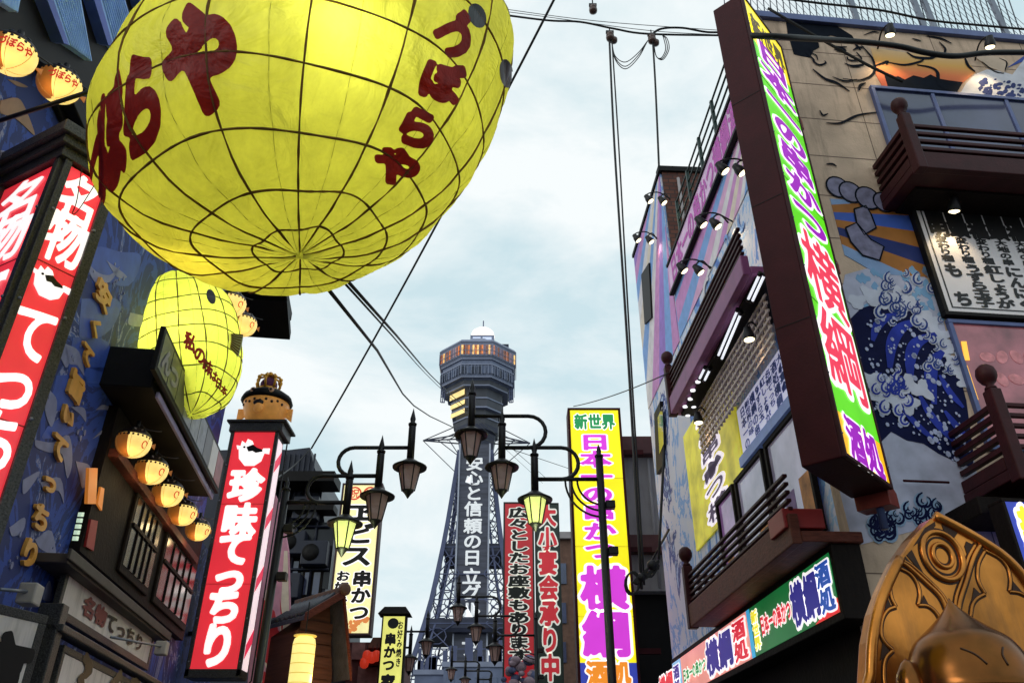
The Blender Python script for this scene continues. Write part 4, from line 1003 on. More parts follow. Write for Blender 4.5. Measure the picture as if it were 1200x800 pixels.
for (x, y) in ((955, 155), (998, 320), (1030, 560)):
    m = MB(); z = hz(x, y); m.prism(BS, [(WB, z+.14), (WB, z-.14), (WB+.24, z-.12), (WB+.24, z+.02)], -.34, -.04); m.build('bracket', mat('bracket_maroon', (.22, .03, .02, 1), .5, var=.3), bs, .006)
m = MB(); m.tube([BS.P(WB+.07, -.16, tz-.2), BS.P(WB+.07, -.16, bz-.3)], .035, 8); m.build('mast', M_bluepipe, bs)
for px in ((911, 113), (958, 296)):
    pass

# ------------------------------------------------------------------ corner restaurant, street-end front
zR = RF.hit(1000, 30)[1]
m = MB(); m.box(RF, .0, 8, -.25, 0, 2.8, zR); m.build('front_wall', M_beige, cb)
m = MB(); m.box(RF, .1, 8, -.3, -.04, 0, 2.79); m.build('front_base', M_soot, cb)
m = MB()
for k_ in range(1, 13): z = 2.8+(zR-2.8)*k_/13; m.box(RF, .0, 8, .0, .0015, z-.006, z+.006)
for k_ in range(1, 5): m.box(RF, k_*1.35-.005, k_*1.35+.005, .0, .0012, 2.8, zR)
m.build('cladding_joint', mat('joint_dark_beige', (.16, .11, .085, 1), .9), cb)  # dark beige seam lines between the cladding boards
def paint(px, mt, n, name, th=.004):
    m = MB(); m.prism(RF, RF.pts(px), n-th, n); return m.build(name, mt, cb)
def vpaint(name, stops, z0, z1):                # a painted blend from bottom to top (part of the picture on the wall)
    m = bpy.data.materials.new(name); m.use_nodes = True; t = m.node_tree; N = t.nodes; K = t.links.new; b = N['Principled BSDF']; b.inputs['Roughness'].default_value = .75
    co = N.new('ShaderNodeTexCoord'); sp = N.new('ShaderNodeSeparateXYZ'); K(co.outputs['Object'], sp.inputs[0])
    r = N.new('ShaderNodeMapRange'); r.inputs['From Min'].default_value = z0; r.inputs['From Max'].default_value = z1; K(sp.outputs['Z'], r.inputs['Value'])
    cr_ = N.new('ShaderNodeValToRGB'); e = cr_.color_ramp.elements
    while len(e) < len(stops): e.new(.5)
    for i, (p, c_) in enumerate(stops): e[i].position = p; e[i].color = c_
    K(r.outputs['Result'], cr_.inputs['Fac']); K(cr_.outputs['Color'], b.inputs['Base Color']); return m
M_hair = mat('mural_dark_paint', (.007, .010, .018, 1), .85, var=.3, spec=.08)
zs0, zs1 = RF.hit(1040, 95)[1], RF.hit(1040, 55)[1]
M_sunset = vpaint('mural_sunset', [(0, (.55, .09, .03, 1)), (.3, (.75, .20, .06, 1)), (.6, (.72, .40, .10, 1)), (1, (.72, .52, .32, 1))], zs0, zs1)
paint([(1020, 56), (1060, 62), (1130, 68), (1143, 85), (1128, 98), (1115, 112), (1100, 112), (1035, 104), (1026, 88), (1024, 70)], M_sunset, .006, 'sunset_mural')
paint([(1036, 88), (1044, 92), (1052, 90), (1060, 94), (1070, 89), (1082, 92), (1090, 88), (1100, 93), (1112, 95), (1128, 97), (1116, 118), (1044, 110), (1040, 102)], M_hair, .009, 'treeline_mural')
paint([(925, 46), (958, 46), (960, 56), (953, 60), (949, 68), (938, 66), (930, 64)], M_hair, .006, 'hair_mural')
paint([(920, 20), (950, 23), (980, 31), (998, 42), (1004, 51), (990, 46), (974, 42), (962, 45), (940, 46), (924, 47)], M_hair, .0065, 'hair_mural')
paint([(1125, 110), (1132, 98), (1142, 88), (1156, 82), (1172, 84), (1186, 88), (1200, 70), (1240, 62), (1240, 122), (1180, 118)], mat('mural_white', (.66, .66, .72, 1), .7), .007, 'wave_mural')
paint([(1180, 80), (1200, 66), (1240, 50), (1240, 64), (1200, 72)], mat('mural_blue', (.03, .07, .35, 1), .7), .006, 'sky_mural')
paint([(1140, 66), (1160, 66), (1178, 70), (1180, 80), (1176, 86), (1160, 80), (1148, 72)], mat('mural_skin', (.62, .48, .36, 1), .7), .011, 'hand_mural')
m = MB()
for i in range(60):
    x, y = 1148+random.random()*50, 93+random.random()*24
    if y < 90+(x-1146)*.12: continue
    p = RF.hit(x, y); r = random.uniform(.02, .07); m.prism(RF, ell(p[0], p[1], r, r*.5, 7, random.uniform(.3, 1.2)), .004, .009+.00005*i)
m.build('wave_marks', mat('mural_navy', (.015, .03, .16, 1), .7), cb)
m = MB()
for w_, pts in ((3, [(946, 56), (945, 62), (952, 70), (954, 74), (960, 77), (967, 75), (966, 72)]), (2, [(949, 57), (951, 63), (956, 66), (958, 72)]),
                (3, [(977, 59), (984, 57), (990, 60), (983, 61), (978, 59)]), (3.5, [(970, 52), (980, 56), (992, 56)]), (3.5, [(1000, 48), (1005, 56), (1012, 56)]), (3, [(999, 60), (1005, 57), (1008, 60)]),
                (2.5, [(992, 67), (994, 71), (1003, 72), (1008, 71)]), (2.5, [(1003, 62), (1008, 68), (1009, 71)]), (3, [(989, 75), (998, 78), (1010, 77), (1012, 75)]), (2, [(996, 79), (1008, 79)]),
                (3, [(1008, 53), (1016, 62), (1022, 70), (1025, 82), (1020, 90), (1006, 95), (987, 93)]), (2.5, [(975, 91), (990, 96), (1004, 94)]),
                (4, [(952, 82), (966, 93), (980, 98), (995, 108)]), (3.5, [(1006, 107), (1008, 101), (1014, 98)]), (3, [(1025, 78), (1034, 75), (1040, 73), (1038, 77)]), (3, [(1040, 74), (1060, 77), (1078, 73), (1082, 70)]),
                (4, [(1062, 62), (1072, 68), (1090, 69), (1100, 65)]), (3, [(1085, 43), (1102, 46), (1115, 52)]), (3, [(1100, 50), (1107, 58), (1106, 64)]), (4, [(1074, 77), (1090, 80), (1098, 86), (1100, 100), (1114, 108)]),
                (4, [(1130, 68), (1134, 78), (1142, 85)]), (2, [(1150, 73), (1164, 84), (1176, 87)]), (2, [(1170, 69), (1179, 74), (1177, 84)]), (2, [(1012, 42), (1024, 38), (1030, 40)]), (2.5, [(1068, 46), (1079, 49)]),
                (3, [(968, 145), (985, 145), (1005, 136), (1032, 132)]), (2.5, [(960, 130), (964, 136), (970, 134)]), (2.5, [(968, 193), (975, 193), (980, 196)])):
    p = bezier([Vector((*RF.hit(x, y), 0)) for x, y in pts], 5); m.ribbon(RF, [(a.x, a.y) for a in p], w_*.0125, .013)
m.build('line_mural', M_hair, cb)
# grey rope of scales, fan of orange and blue rays
c = RF.hit(940, 268); ang = [RF.hit(x, y) for x, y in ((975, 205), (1085, 345))]
clipq = RF.pts([(972, 222), (1066, 240), (1092, 330), (1086, 345), (1012, 322), (985, 262)])
sR0, sR1 = RF.hit(980, 262)[0], RF.hit(1078, 290)[0]; zR0, zR1 = RF.hit(1040, 322)[1], RF.hit(1040, 238)[1]
cols = [mat('mural_orange', (.42, .16, .03, 1), .7), mat('mural_sky', (.25, .38, .62, 1), .7), mat('mural_orange', 0), mat('mural_azure', (.05, .12, .5, 1), .7), mat('mural_orange', 0), mat('mural_navy', 0), mat('mural_orange', 0), mat('mural_sky', 0)]
rays(RF, c[0]-.4, c[1]+.25, sR0, sR1, zR0, zR1, .42, -.62, cols, .006, 'sunray_mural', cb)
M_scale = mat('mural_grey_scale', (.22, .21, .32, 1), .7, var=.5, vscale=9)
for k_, (px, r) in enumerate((((981, 220), 14), ((996, 226), 14), ((1016, 233), 15), ((1035, 238), 13), ((1050, 240), 12), ((1063, 240), 11))):
    p = RF.hit(*px); m = MB(); R_ = r*.0098; m.prism(RF, ell(p[0], p[1], R_, R_*1.15, 18), .004, .014+.0015*k_); m.build('scale_mural', M_scale, cb)
    m = MB(); pe = ell(p[0], p[1], R_, R_*1.15, 18); m.ribbon(RF, pe+[pe[0]], .022, .0150+.0015*k_, taper=False); m.build('scale_line', M_hair, cb)
for k_, px in enumerate(([(1000, 246), (1014, 242), (1020, 252), (1026, 268), (1012, 276), (1003, 262)], [(990, 268), (1003, 262), (1020, 282), (1035, 290), (1030, 306), (1010, 300), (996, 284)])):
    paint(px, M_scale, .016+.001*k_, 'scale_mural')
    m = MB(); pp = RF.pts(px); m.ribbon(RF, pp+[pp[0]], .022, .0175+.001*k_, taper=False); m.build('scale_line', M_hair, cb)
# painted sea on the front wall
paint([(990, 322), (1040, 308), (1078, 316), (1100, 350), (1125, 470), (1155, 600), (1000, 640), (960, 480)], mat('mural_foam', (.50, .51, .64, 1), .8, var=.25, spec=.1), .005, 'foam_mural')
M_deep, M_stripe, M_pale = mat('mural_deep_navy', (.007, .010, .052, 1), .8, var=.3, spec=.1), mat('mural_stripe_blue', (.03, .05, .36, 1), .8, var=.3, spec=.1), mat('mural_pale_blue', (.30, .44, .62, 1), .7, var=.2)
paint([(1008, 362), (1020, 358), (1026, 352), (1036, 360), (1048, 356), (1058, 366), (1072, 364), (1078, 380), (1092, 384), (1100, 394), (1102, 410), (1112, 428), (1124, 440), (1132, 470), (1140, 530), (1140, 548), (1122, 542), (1100, 532), (1082, 520), (1062, 516), (1044, 506), (1030, 520), (1000, 500), (984, 440), (990, 380)], M_deep, .009, 'sea_mural')
for k_, (w_, pts) in enumerate(((.10, [(1022, 400), (1026, 385), (1036, 374), (1052, 368)]), (.13, [(1042, 432), (1044, 405), (1054, 386), (1074, 376)]), (.13, [(1066, 448), (1066, 420), (1074, 402), (1096, 392)]), (.14, [(1094, 474), (1090, 448), (1092, 426), (1104, 412)]),
                    (.09, [(1076, 462), (1088, 484), (1104, 504), (1120, 520)]), (.08, [(1100, 440), (1112, 460), (1128, 478)]), (.07, [(1052, 470), (1066, 490), (1082, 506), (1100, 520)]), (.08, [(1106, 482), (1120, 500), (1134, 516)]))):
    p = bezier([Vector((*RF.hit(x, y), 0)) for x, y in pts], 7); m = MB(); m.ribbon(RF, [(a.x, a.y) for a in p], w_, .013+.0006*k_); m.build('wave_stripe', M_stripe, cb)
m = MB()
for i in range(330):
    x, y = random.uniform(1014, 1140), random.uniform(372, 540)
    if not (1008+(y-362)*.14 < x < 1092+(y-384)*.3): continue
    if y > 500 and x < 1060+(y-500)*1.2: continue
    p = RF.hit(x, y); r = random.choice((.008, .01, .014, .02, .028)); m.prism(RF, ell(p[0], p[1], r, r*1.2, 7), .016, .0185)
m.build('spray_marks', mat('mural_foam_dot', (.42, .46, .66, 1), .75), cb)
def curls(seeds, name, n, mt, mk):
    mf, ml = MB(), MB()
    for i, (x, y, r, fl) in enumerate(seeds):
        arc = lambda q, k0, k1: [RF.hit(x+fl*r*q*(1-k*.07)*math.cos(k*.5-1.4), y+r*q*(1-k*.07)*math.sin(k*.5-1.4)) for k in range(k0, k1)]
        rr = r*.0085
        mf.ribbon(RF, arc(1, 0, 9), rr*1.25, n+.00012*i); ml.ribbon(RF, arc(1.18, 0, 9), rr*.38, n+.005+.00012*i); ml.ribbon(RF, arc(.45, 1, 7), rr*.2, n+.005+.00012*i)
    mf.build(name, mt, cb); ml.build('curl_lines', mk, cb)
M_cw = mat('mural_curl_white', (.60, .62, .72, 1), .8, spec=.1)
m = MB(); rn2 = random.Random(9)
cl_ = [(1004, 356), (1020, 352), (1036, 354), (1052, 352), (1066, 360), (1080, 372), (1094, 382), (1102, 396), (1108, 414), (1118, 430), (1128, 446)]
for k_, (x, y) in enumerate(cl_):
    for q_ in range(3):
        p = RF.hit(x+rn2.gauss(0, 4), y+rn2.gauss(-2, 5)); r = rn2.uniform(.05, .11); m.prism(RF, [(p[0]+r*(1+.35*math.sin(3*a+k_))*math.cos(a), p[1]+r*(1+.35*math.sin(3*a+k_))*math.sin(a)) for a in [i*.35 for i in range(18)]], .008, .0125+.00005*(k_*3+q_))
for k_, (x, y) in enumerate([(1020, 446), (1034, 452), (1050, 456), (1066, 452), (1080, 458), (1030, 466), (1048, 470), (1064, 474)]):
    p = RF.hit(x, y); r = .10; m.prism(RF, [(p[0]+r*(1+.4*math.sin(3*a+k_))*math.cos(a), p[1]+r*(1+.4*math.sin(3*a+k_))*math.sin(a)) for a in [i*.35 for i in range(18)]], .012, .0185+.0001*k_)
m.build('foam_blots', M_cw, cb)
m = MB()
for k_ in range(46):
    x, y = rn2.uniform(1006, 1108), rn2.uniform(316, 372)
    if y > 330+(x-1006)*.75+30: continue
    p = RF.hit(x, y); r = rn2.uniform(.03, .085); m.prism(RF, [(p[0]+r*(1+.4*math.sin(2*a+k_))*math.cos(a)*.8, p[1]+r*(1+.4*math.sin(3*a+k_))*math.sin(a)) for a in [i*.42 for i in range(15)]], .004, .0072+.00003*k_)
m.build('pale_blots', mat('mural_aqua', (.22, .40, .62, 1), .8, spec=.1), cb)
rnd = random.Random(4)
curls([(rnd.uniform(1030, 1100)+(k_ % 3)*6, 320+rnd.random()*50+rnd.random()*18, rnd.uniform(4, 8), rnd.choice((-1, 1))) for k_ in range(34)], 'foam_curls', .011, mat('mural_curl_white', (.5, .52, .66, 1), .75), mat('curl_blue_line', (.03, .06, .24, 1), .8, spec=.1))
curls([(rnd.uniform(1082, 1124), 392+rnd.random()*48, rnd.uniform(3.5, 6), rnd.choice((-1, 1))) for k_ in range(14)], 'foam_curls', .019, mat('mural_curl_white', 0), mat('curl_blue_line', 0))
curls([(1034+rnd.gauss(14, 10), 450+rnd.gauss(14, 11), rnd.uniform(4, 8), rnd.choice((-1, 1))) for k_ in range(22)], 'foam_curls', .021, mat('mural_curl_white', 0), M_stripe)
curls([(1070+rnd.gauss(14, 13), 592+rnd.gauss(10, 10), rnd.uniform(4, 9), rnd.choice((-1, 1))) for k_ in range(20)]+[(1025+rnd.gauss(4, 10), 610+rnd.gauss(8, 9), rnd.uniform(4, 9), rnd.choice((-1, 1))) for k_ in range(20)], 'foam_curls', .010, M_pale, M_deep)
# windows on the front
def fwindow(q, n, frame_m, pane_m, bars, fw=.05, name='window'):
    s0, s1, z0, z1 = RF.rect(q, n); m = MB()
    m.box(RF, s0, s1, 0, n+.03, z0, z0+fw); m.box(RF, s0, s1, 0, n+.03, z1-fw, z1); m.box(RF, s0, s0+fw, 0, n+.03, z0+fw, z1-fw); m.box(RF, s1-fw, s1, 0, n+.03, z0+fw, z1-fw)
    for b in bars: s = s0+(s1-s0)*b; m.box(RF, s-fw/2, s+fw/2, 0, n+.02, z0+fw, z1-fw)
    w = m.build(name, frame_m, cb, .006)
    m = MB(); m.box(RF, s0+fw, s1-fw, .004, n, z0+fw, z1-fw); m.build('pane', pane_m, w); return w, s0, s1, z0, z1
fwindow([(1022, 102), (1290, 124), (1320, 260), (1060, 240)], .03, M_bluepipe, M_glassb, (.28, .62))
M_pinkglass = mat('rose_lit_glass', (.30, .10, .12, 1), .12, spec=.8, emit=.28, var=.6, vscale=3.2)
w, s0, s1, z0, z1 = fwindow([(1113, 374), (1260, 384), (1290, 540), (1150, 520)], .03, M_bluepipe, M_pinkglass, ())
m = MB()
for i in range(7):
    x, y = 1155+(i % 4)*17, 420+(i//4)*26; p = RF.hit(x, y); m.prism(RF, ell(p[0], p[1], .085, .06, 14, i), .031, .0345+.0003*i)
m.build('window_paper', mat('rose_paper', (.55, .22, .24, 1), .6, emit=.22, var=.4, vscale=14), w)
m = MB(); m.prism(RF, RF.pts([(1124, 402), (1130, 402), (1134, 424), (1128, 424)]), .031, .04); m.prism(RF, RF.pts([(1128, 430), (1131, 430), (1144, 470), (1140, 470)]), .031, .04); m.build('window_lamp', lit('amber_strip', rgb(255, 190, 70), .9), w)
# menu board
t, s0, s1, z0, z1 = board('menu_board', 'white menu board with black columns of lettering in a black frame on the mural wall', RF, [(1071, 232), (1262, 249), (1294, 374), (1111, 364)], .10, M_wgloss, M_black, 0, th=.09, fw=.05)
wd, hh = s1-s0, z1-z0; mk = MB()
for a, b_, c0, c1 in ((s0+.05, s1-.05, z1-.06, z1-.045), (s0+.05, s1-.05, z0+.045, z0+.06), (s0+.05, s0+.065, z0+.06, z1-.06), (s1-.065, s1-.05, z0+.06, z1-.06)): mk.box(RF, a, b_, .088, .092, c0, c1)
cw = RF.hit(1124, 290, .1)[0]-RF.hit(1101, 290, .1)[0]; cx = s0+.085+cw/2
zt_, zh = z1-.09, hh*.27
for i in range(7):
    s = cx+i*cw
    if s+cw/2 > s1-.05: break
    mk.box(RF, s-cw*.46, s+cw*.46, .088, .0915, zt_-zh*.5, zt_); put_char(mk, RF, '明頭福頭福明頭'[i], s, zt_-zh*.76, cw*1.0, zh*.55, .093, .06)
    put_column(mk, RF, ('変わり種', '変わり種', '変わり種', '大地の串', '大地の串', '変わり種', '変わり種')[i], s-.01, zt_-zh-.01, zt_-zh-hh*.24, cw*.62, .093, .04, res=30)
    tx = ('も ち', 'うずら玉子', '紅しょうが', 'にんにく', '玉ねぎ', 'ししとう', 'なす')[i]; zz1, zz0 = zt_-zh-hh*.25, z0+.075
    n_ = len(tx); h = (zz1-zz0)/n_
    for j, ch in enumerate(tx):
        if ch != ' ': put_char(mk, RF, ch, s+.01, zz1-h*(j+.5), cw*.9, min(h*1.05, cw*1.25), .093, .05)
mk.build('lettering', M_ink, t)
# balconies of the front
b0, b1 = RF.hit(1075, 196, .75), RF.hit(1066, 144, .75); s_ = RF.hit(1066, 170, .75)[0]
m = MB(); m.box(RF, s_+.15, 7, 0, .45, RF.hit(1085, 229, 0)[1], b0[1]-.03); m.build('balcony_soffit', M_soot, cb, .01)
balcony(cb, RF, s_, 7, .75, b0[1], b1[1], .22, (M_maroon2, M_maroon2), (s_+.05,), 4)
b0, b1 = RF.hit(1182, 558, .75), RF.hit(1168, 470, .75); s_ = RF.hit(1172, 500, .75)[0]
balcony(cb, RF, s_, 7, .75, b0[1], b1[1], .22, (M_maroon2, M_maroon2), (s_+.05,), 5)
m = MB(); p, q = hitz(1136, 213, b0[1]), None
# rooftop railing
rz = zR; rt = thing('mesh_railing', 'rooftop railing of grey posts and diagonal wire mesh above the painted face mural', 'railing', RF.P(2, 0, rz))
m = MB(); m.box(RF, -.2, 8, -.08, .06, rz-.06, rz+.06); m.build('bottom_rail', M_bluepipe, rt, .008)
m = MB(); m.box(RF, -.2, 8, -.05, .0, rz+1.25, rz+1.32); m.build('top_rail', M_bluepipe, rt, .008)
for x in (1003, 1078, 1090, 1170, 1250):
    s = RF.hit(x, 15)[0]; m = MB(); m.box(RF, s-.035, s+.035, -.05, .0, rz+.06, rz+1.25); m.build('post', M_metal, rt)
m = MB(); s = -.2
while s < 4.2:
    m.tube([RF.P(s, -.03, rz+.06), RF.P(s+.12, -.03, rz+1.25)], .008, 4, cap=False)
    if True: m.tube([RF.P(s+.3, -.02, rz+.06), RF.P(s-.3, -.02, rz+1.25)], .003, 4, cap=False)
    s += .095
m.build('wire_mesh', mat('dark_wire', (.05, .06, .09, 1), .5), rt)
# blue sign at the picture edge, dark awning under
m = MB(); zq = RF.hit(1190, 590, .5)[1]; m.box(RF, RF.hit(1150, 600, .5)[0], 7, 0, .5, zq-.1, zq+.06); m.build('awning', M_soot, cb, .01)
t, s0, s1, z0, z1 = board('shop_sign', 'blue lit sign with yellow white-edged lettering at the right edge beside golden statue', RF, [(1178, 588), (1300, 590), (1322, 668), (1204, 664)], .75, lit('royal_blue_panel', rgb(45, 65, 175), .75), M_soot, 0, th=.2, fw=.03)
lettered(t, RF, [('新世界', s0+.06, s1-.06, (z0+z1)/2+.02, (z1-z0)*.8, K_yel, False)], .745, .12)
m = MB(); a = RF.P(RF.hit(1060, 458+110, .1)[0], .1, RF.hit(1060, 563, .1)[1]); b_ = RF.P(RF.hit(1112, 565, .1)[0], .1, RF.hit(1112, 565, .1)[1]); m.tube([a, b_], .012, 6); m.build('conduit', M_maroon, cb)

# ------------------------------------------------------------------ spot lamps
M_bulb = lit('warm_bulb', rgb(255, 236, 190), 3.0, .02)
def spot_lamp(fr, s, n, z, label, grp, r=.075, arm_n=0., power=14, aim=(0, 0, -1), spread=110):
    t = thing('spotlight', label, 'spotlight', fr.P(s, n, z), grp); p = fr.P(s, n, z); ax = Vector(aim).normalized()
    m = MB(); m.tube(bezier([fr.P(s, arm_n, z+.02), fr.P(s, (n+arm_n)/2, z+.16), fr.P(s, n, z+.12), p-ax*.02], 5), .012, 6); m.build('bracket', M_iron, t)
    m = MB(); m.lathe(p-ax*.10, [(.02, 0), (.04, .01), (.045, .05), (r*.9, .09), (r, .16), (r*.97, .165)], 18, ax=ax); m.build('housing', M_iron, t)
    m = MB(); m.lathe(p+ax*.052, [(r*.9, 0), (r*.8, .02), (r*.4, .035), (.0, .04)], 16, ax=ax); m.build('bulb', M_bulb, t)
    point_lamp(t, 'lamp_glow', p+ax*.13, power, (1, .74, .4), .05, spread, ax)
    return t
GP = 'spotlights along the right street wall'
for i, (x, y, lab) in enumerate(((846, 197, 'spotlight at the top of the lilac banner, left of the uppermost pair'), (866, 199, 'spotlight right of the uppermost pair, nearest the maroon sign case'),
        (821, 260, 'spotlight left of the middle pair in front of the sunray mural'), (838, 262, 'spotlight right of the middle pair in front of the sunray mural'),
        (799, 314, 'spotlight left of the lowest pair, at the far end of lilac banner'), (818, 316, 'spotlight right of the lowest pair, at the far end of lilac banner'))):
    n = .5 if i % 2 == 0 else .24; s, z = RW.hit(x, y, n); spot_lamp(RW, s, n, z, lab, GP, .07, .05, 5, RW.en*-.55+Vector((0, 0, -.8)))
for i, (x, y, lab) in enumerate(((760, 233, 'spotlight left of the upper pair on the tall wing edge'), (776, 235, 'spotlight right of the upper pair on the tall wing edge'), (746, 279, 'spotlight left of the lower pair at the far wing edge'), (761, 281, 'spotlight right of the lower pair at the far wing edge'))):
    n = .45 if i % 2 == 0 else .2; s, z = RW.hit(x, y, n); spot_lamp(RW, s, n, z, lab, GP, .07, .05, 4, RW.en*-.5+Vector((0, 0, -.8)))
for i, (x, y, lab) in enumerate(((877, 392, 'round downlight under the upper balcony, by the maroon sign case'), (818, 490, 'round downlight under the far end of the upper balcony'))):
    s, z = RW.hit(x, y, .45); spot_lamp(RW, s, .45, z, lab, 'downlights under the balcony', .07, .3, 5, (0, 0, -1))
GQ = 'spotlights on the street-end front'
for x, y, lab, pw in ((1043, 36, 'spotlight over the painted sunset, left of the two under mesh railing', 16), (1160, 50, 'spotlight over the painted hand, right of the two under mesh railing', 16), (1118, 241, 'spotlight over the white menu board', 14)):
    s, z = RF.hit(x, y, .34); spot_lamp(RF, s, .34, z, lab, GQ, .07, .02, pw, RF.en*-.42+Vector((0, 0, -1)), 100)

# ------------------------------------------------------------------ golden statue
SP = at(1095, 603, 4.55); SF = Fr(SP.x, SP.y, 80)
gs = thing('golden_statue', 'golden bronze statue with pointed head before a carved arched back panel, lower right', 'statue', (SP.x, SP.y, 0))
G = lambda x, y, n=0.: SF.hit(x, y, n)
out = [(1095, 604), (1122, 618), (1150, 634), (1176, 652), (1200, 678), (1222, 720), (1236, 790), (1238, 860), (1020, 860), (1020, 790), (1022, 750), (1028, 716), (1038, 688), (1054, 654), (1072, 628)]
def smooth(px, n=0., k=5, close=True):
    p = [Vector((*G(x, y, n), 0)) for x, y in px]; r = bezier(p+([p[0]] if close else []), k); return [(a.x, a.y) for a in r]
m = MB(); po = [G(x, y) for x, y in out]; m.prism(SF, po, -.14, 0); m.build('back_panel', M_gold, gs, .02)
m = MB(); m.tube([SF.P(a, .004, b_) for a, b_ in smooth(out[:-1], 0, 5, False)], .028, 8)
ribs = []
def rib(px, r, mb, n=.002, k=6):
    q = smooth(px, 0, k, False); ribs.append((q, r)); mb.tube([SF.P(a, n, b_) for a, b_ in q], r, 8)
rib([(1053, 657), (1064, 664), (1084, 682), (1102, 700), (1112, 722)], .013, m); rib([(1149, 637), (1140, 654), (1132, 680), (1124, 706), (1122, 726)], .013, m)
rib([(1059, 657), (1070, 664), (1092, 684), (1106, 700), (1116, 722)], .009, m); rib([(1143, 637), (1134, 654), (1126, 680), (1120, 700), (1118, 722)], .009, m)
ri = G(1104, 651); cc = Vector((ri[0], ri[1], 0)); 
for R_, r in ((.118, .016), (.058, .012)):
    pe = ell(ri[0], ri[1], R_, R_*1.12, 40); m.tube([SF.P(a, .006, b_) for a, b_ in pe+[pe[0]]], r, 8, cap=False)
# cusped tracery: arcs meeting in points
for arc in ([(190, 310), (165, 350), (155, 395), (163, 440), (180, 475)], [(180, 475), (145, 490), (122, 530), (117, 590), (135, 630), (168, 660)], [(168, 660), (140, 690), (130, 730), (132, 800), (150, 840)],
            [(195, 310), (240, 335), (270, 375), (282, 420), (275, 468)], [(275, 468), (315, 472), (350, 500), (380, 550)], [(560, 235), (532, 290), (528, 345), (540, 385), (560, 420)], [(560, 420), (525, 440), (505, 470), (498, 520)],
            [(560, 235), (620, 268), (656, 310), (668, 360), (664, 410)], [(664, 410), (710, 418), (760, 450), (790, 500)]):
    rib([(1000+x/3.635, 580+y/3.635) for x, y in arc], .009, m)
m.build('tracery', M_gold, gs)
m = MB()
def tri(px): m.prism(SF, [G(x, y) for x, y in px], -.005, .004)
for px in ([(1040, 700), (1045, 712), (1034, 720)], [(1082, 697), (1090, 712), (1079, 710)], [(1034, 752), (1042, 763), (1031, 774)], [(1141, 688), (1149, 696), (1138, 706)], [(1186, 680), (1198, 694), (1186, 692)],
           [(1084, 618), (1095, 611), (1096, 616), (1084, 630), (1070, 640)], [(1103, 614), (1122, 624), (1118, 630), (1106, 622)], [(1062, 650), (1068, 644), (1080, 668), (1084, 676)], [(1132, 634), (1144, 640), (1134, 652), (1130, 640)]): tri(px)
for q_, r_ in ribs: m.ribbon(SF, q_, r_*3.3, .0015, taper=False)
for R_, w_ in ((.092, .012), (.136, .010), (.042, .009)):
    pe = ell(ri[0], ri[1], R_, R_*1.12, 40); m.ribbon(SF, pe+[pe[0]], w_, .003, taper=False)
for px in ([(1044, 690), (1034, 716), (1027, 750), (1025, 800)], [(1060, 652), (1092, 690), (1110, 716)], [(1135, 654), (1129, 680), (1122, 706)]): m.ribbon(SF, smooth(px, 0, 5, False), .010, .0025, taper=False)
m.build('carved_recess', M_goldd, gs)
# figure: one continuous head-and-shoulders form with brow creases, pointed tuft and ears
hc = atY(1143, 812, 4.02)
m = MB(); na, nb = 56, 48
def headr(z):
    if z < -.30: return .25*(1+(-.30-z)*1.6)
    if z < .235: return .268*math.sqrt(max(0, 1-(z/.345)**2)) if z > 0 else .268-.06*(z/.3)**2
    r0 = .268*math.sqrt(1-(.235/.345)**2); t = min(1, (z-.235)/.20)
    return max(0, r0*((1-t)**1.5*.55+(1-t)*.45*(1-t)**.2))
def headpt(a, t):
    z = -.50+.935*t; r = headr(z); f_ = max(0, -math.sin(a))
    bulge = .016*math.exp(-((z-.02)/.035)**2)*f_-.014*math.exp(-((z+.05)/.03)**2)*f_*abs(math.cos(a))*1.6+.05*math.exp(-((z+.13)/.06)**2)*max(0, f_-.93)*12
    return hc+Vector(((r)*1.06*math.cos(a), (r+bulge)*math.sin(a)+.02*z, z))
v = [headpt(2*math.pi*i/na, j/nb) for j in range(nb+1) for i in range(na)]
m.add(v, [(j*na+i, j*na+(i+1) % na, (j+1)*na+(i+1) % na, (j+1)*na+i) for j in range(nb) for i in range(na)], 0, True)
m.build('head', M_bronze, gs, weld=True)
for sx in (-1, 1):
    m = MB(); e = hc+Vector((sx*.285, .0, .03)); m.lathe(e+Vector((0, 0, -.09)), [(.02, 0), (.06, .03), (.075, .08), (.06, .14), (.03, .19), (.0, .215)], 14); ear = m.build('ear', M_bronze, gs)
m = MB()
for pts in ([(-.115, .165), (-.075, .135), (-.045, .09)], [(.055, .165), (.035, .13), (.04, .085)]):
    q = []
    for x, z in pts:
        r = headr(z)+.002; a = math.asin(x/r); q.append(hc+Vector((r*1.06*math.sin(a), -r*math.cos(a)+.02*z, z)))
    m.tube(bezier(q, 4), .004, 6)
m.build('brow_crease', M_goldd, gs)
m = MB(); m.box(SF, G(1060, 800)[0], G(1230, 800)[0], -.1, .7, 0, 1.0); m.build('plinth', M_granite, gs, .02)
# ================================================================== tower down the street
TD = 168.0
tx = atY(554, 700, TD).x
tw = thing('observation_tower', 'tall steel lattice tower with octagonal lit observation decks and lettered panel, end of the street', 'tower', (tx, TD, 0))
TF = Fr(tx, TD, 90)
def tz(y, Y=TD): return atY(554, y, Y).z
def thw(y, px): return px/FPX*(TD/ray(554, y).y)
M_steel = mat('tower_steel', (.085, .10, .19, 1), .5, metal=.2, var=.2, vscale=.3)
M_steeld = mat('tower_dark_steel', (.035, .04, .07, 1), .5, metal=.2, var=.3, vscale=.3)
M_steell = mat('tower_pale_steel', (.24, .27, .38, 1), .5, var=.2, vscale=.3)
yl = [535, 560, 590, 620, 650, 682, 712, 740, 770, 805, 850, 900]; hw = [19, 22, 26, 30, 34.5, 40, 45.5, 52, 60, 70, 86, 104]
legs = [(tz(y), thw(y, w)) for y, w in zip(yl, hw)]
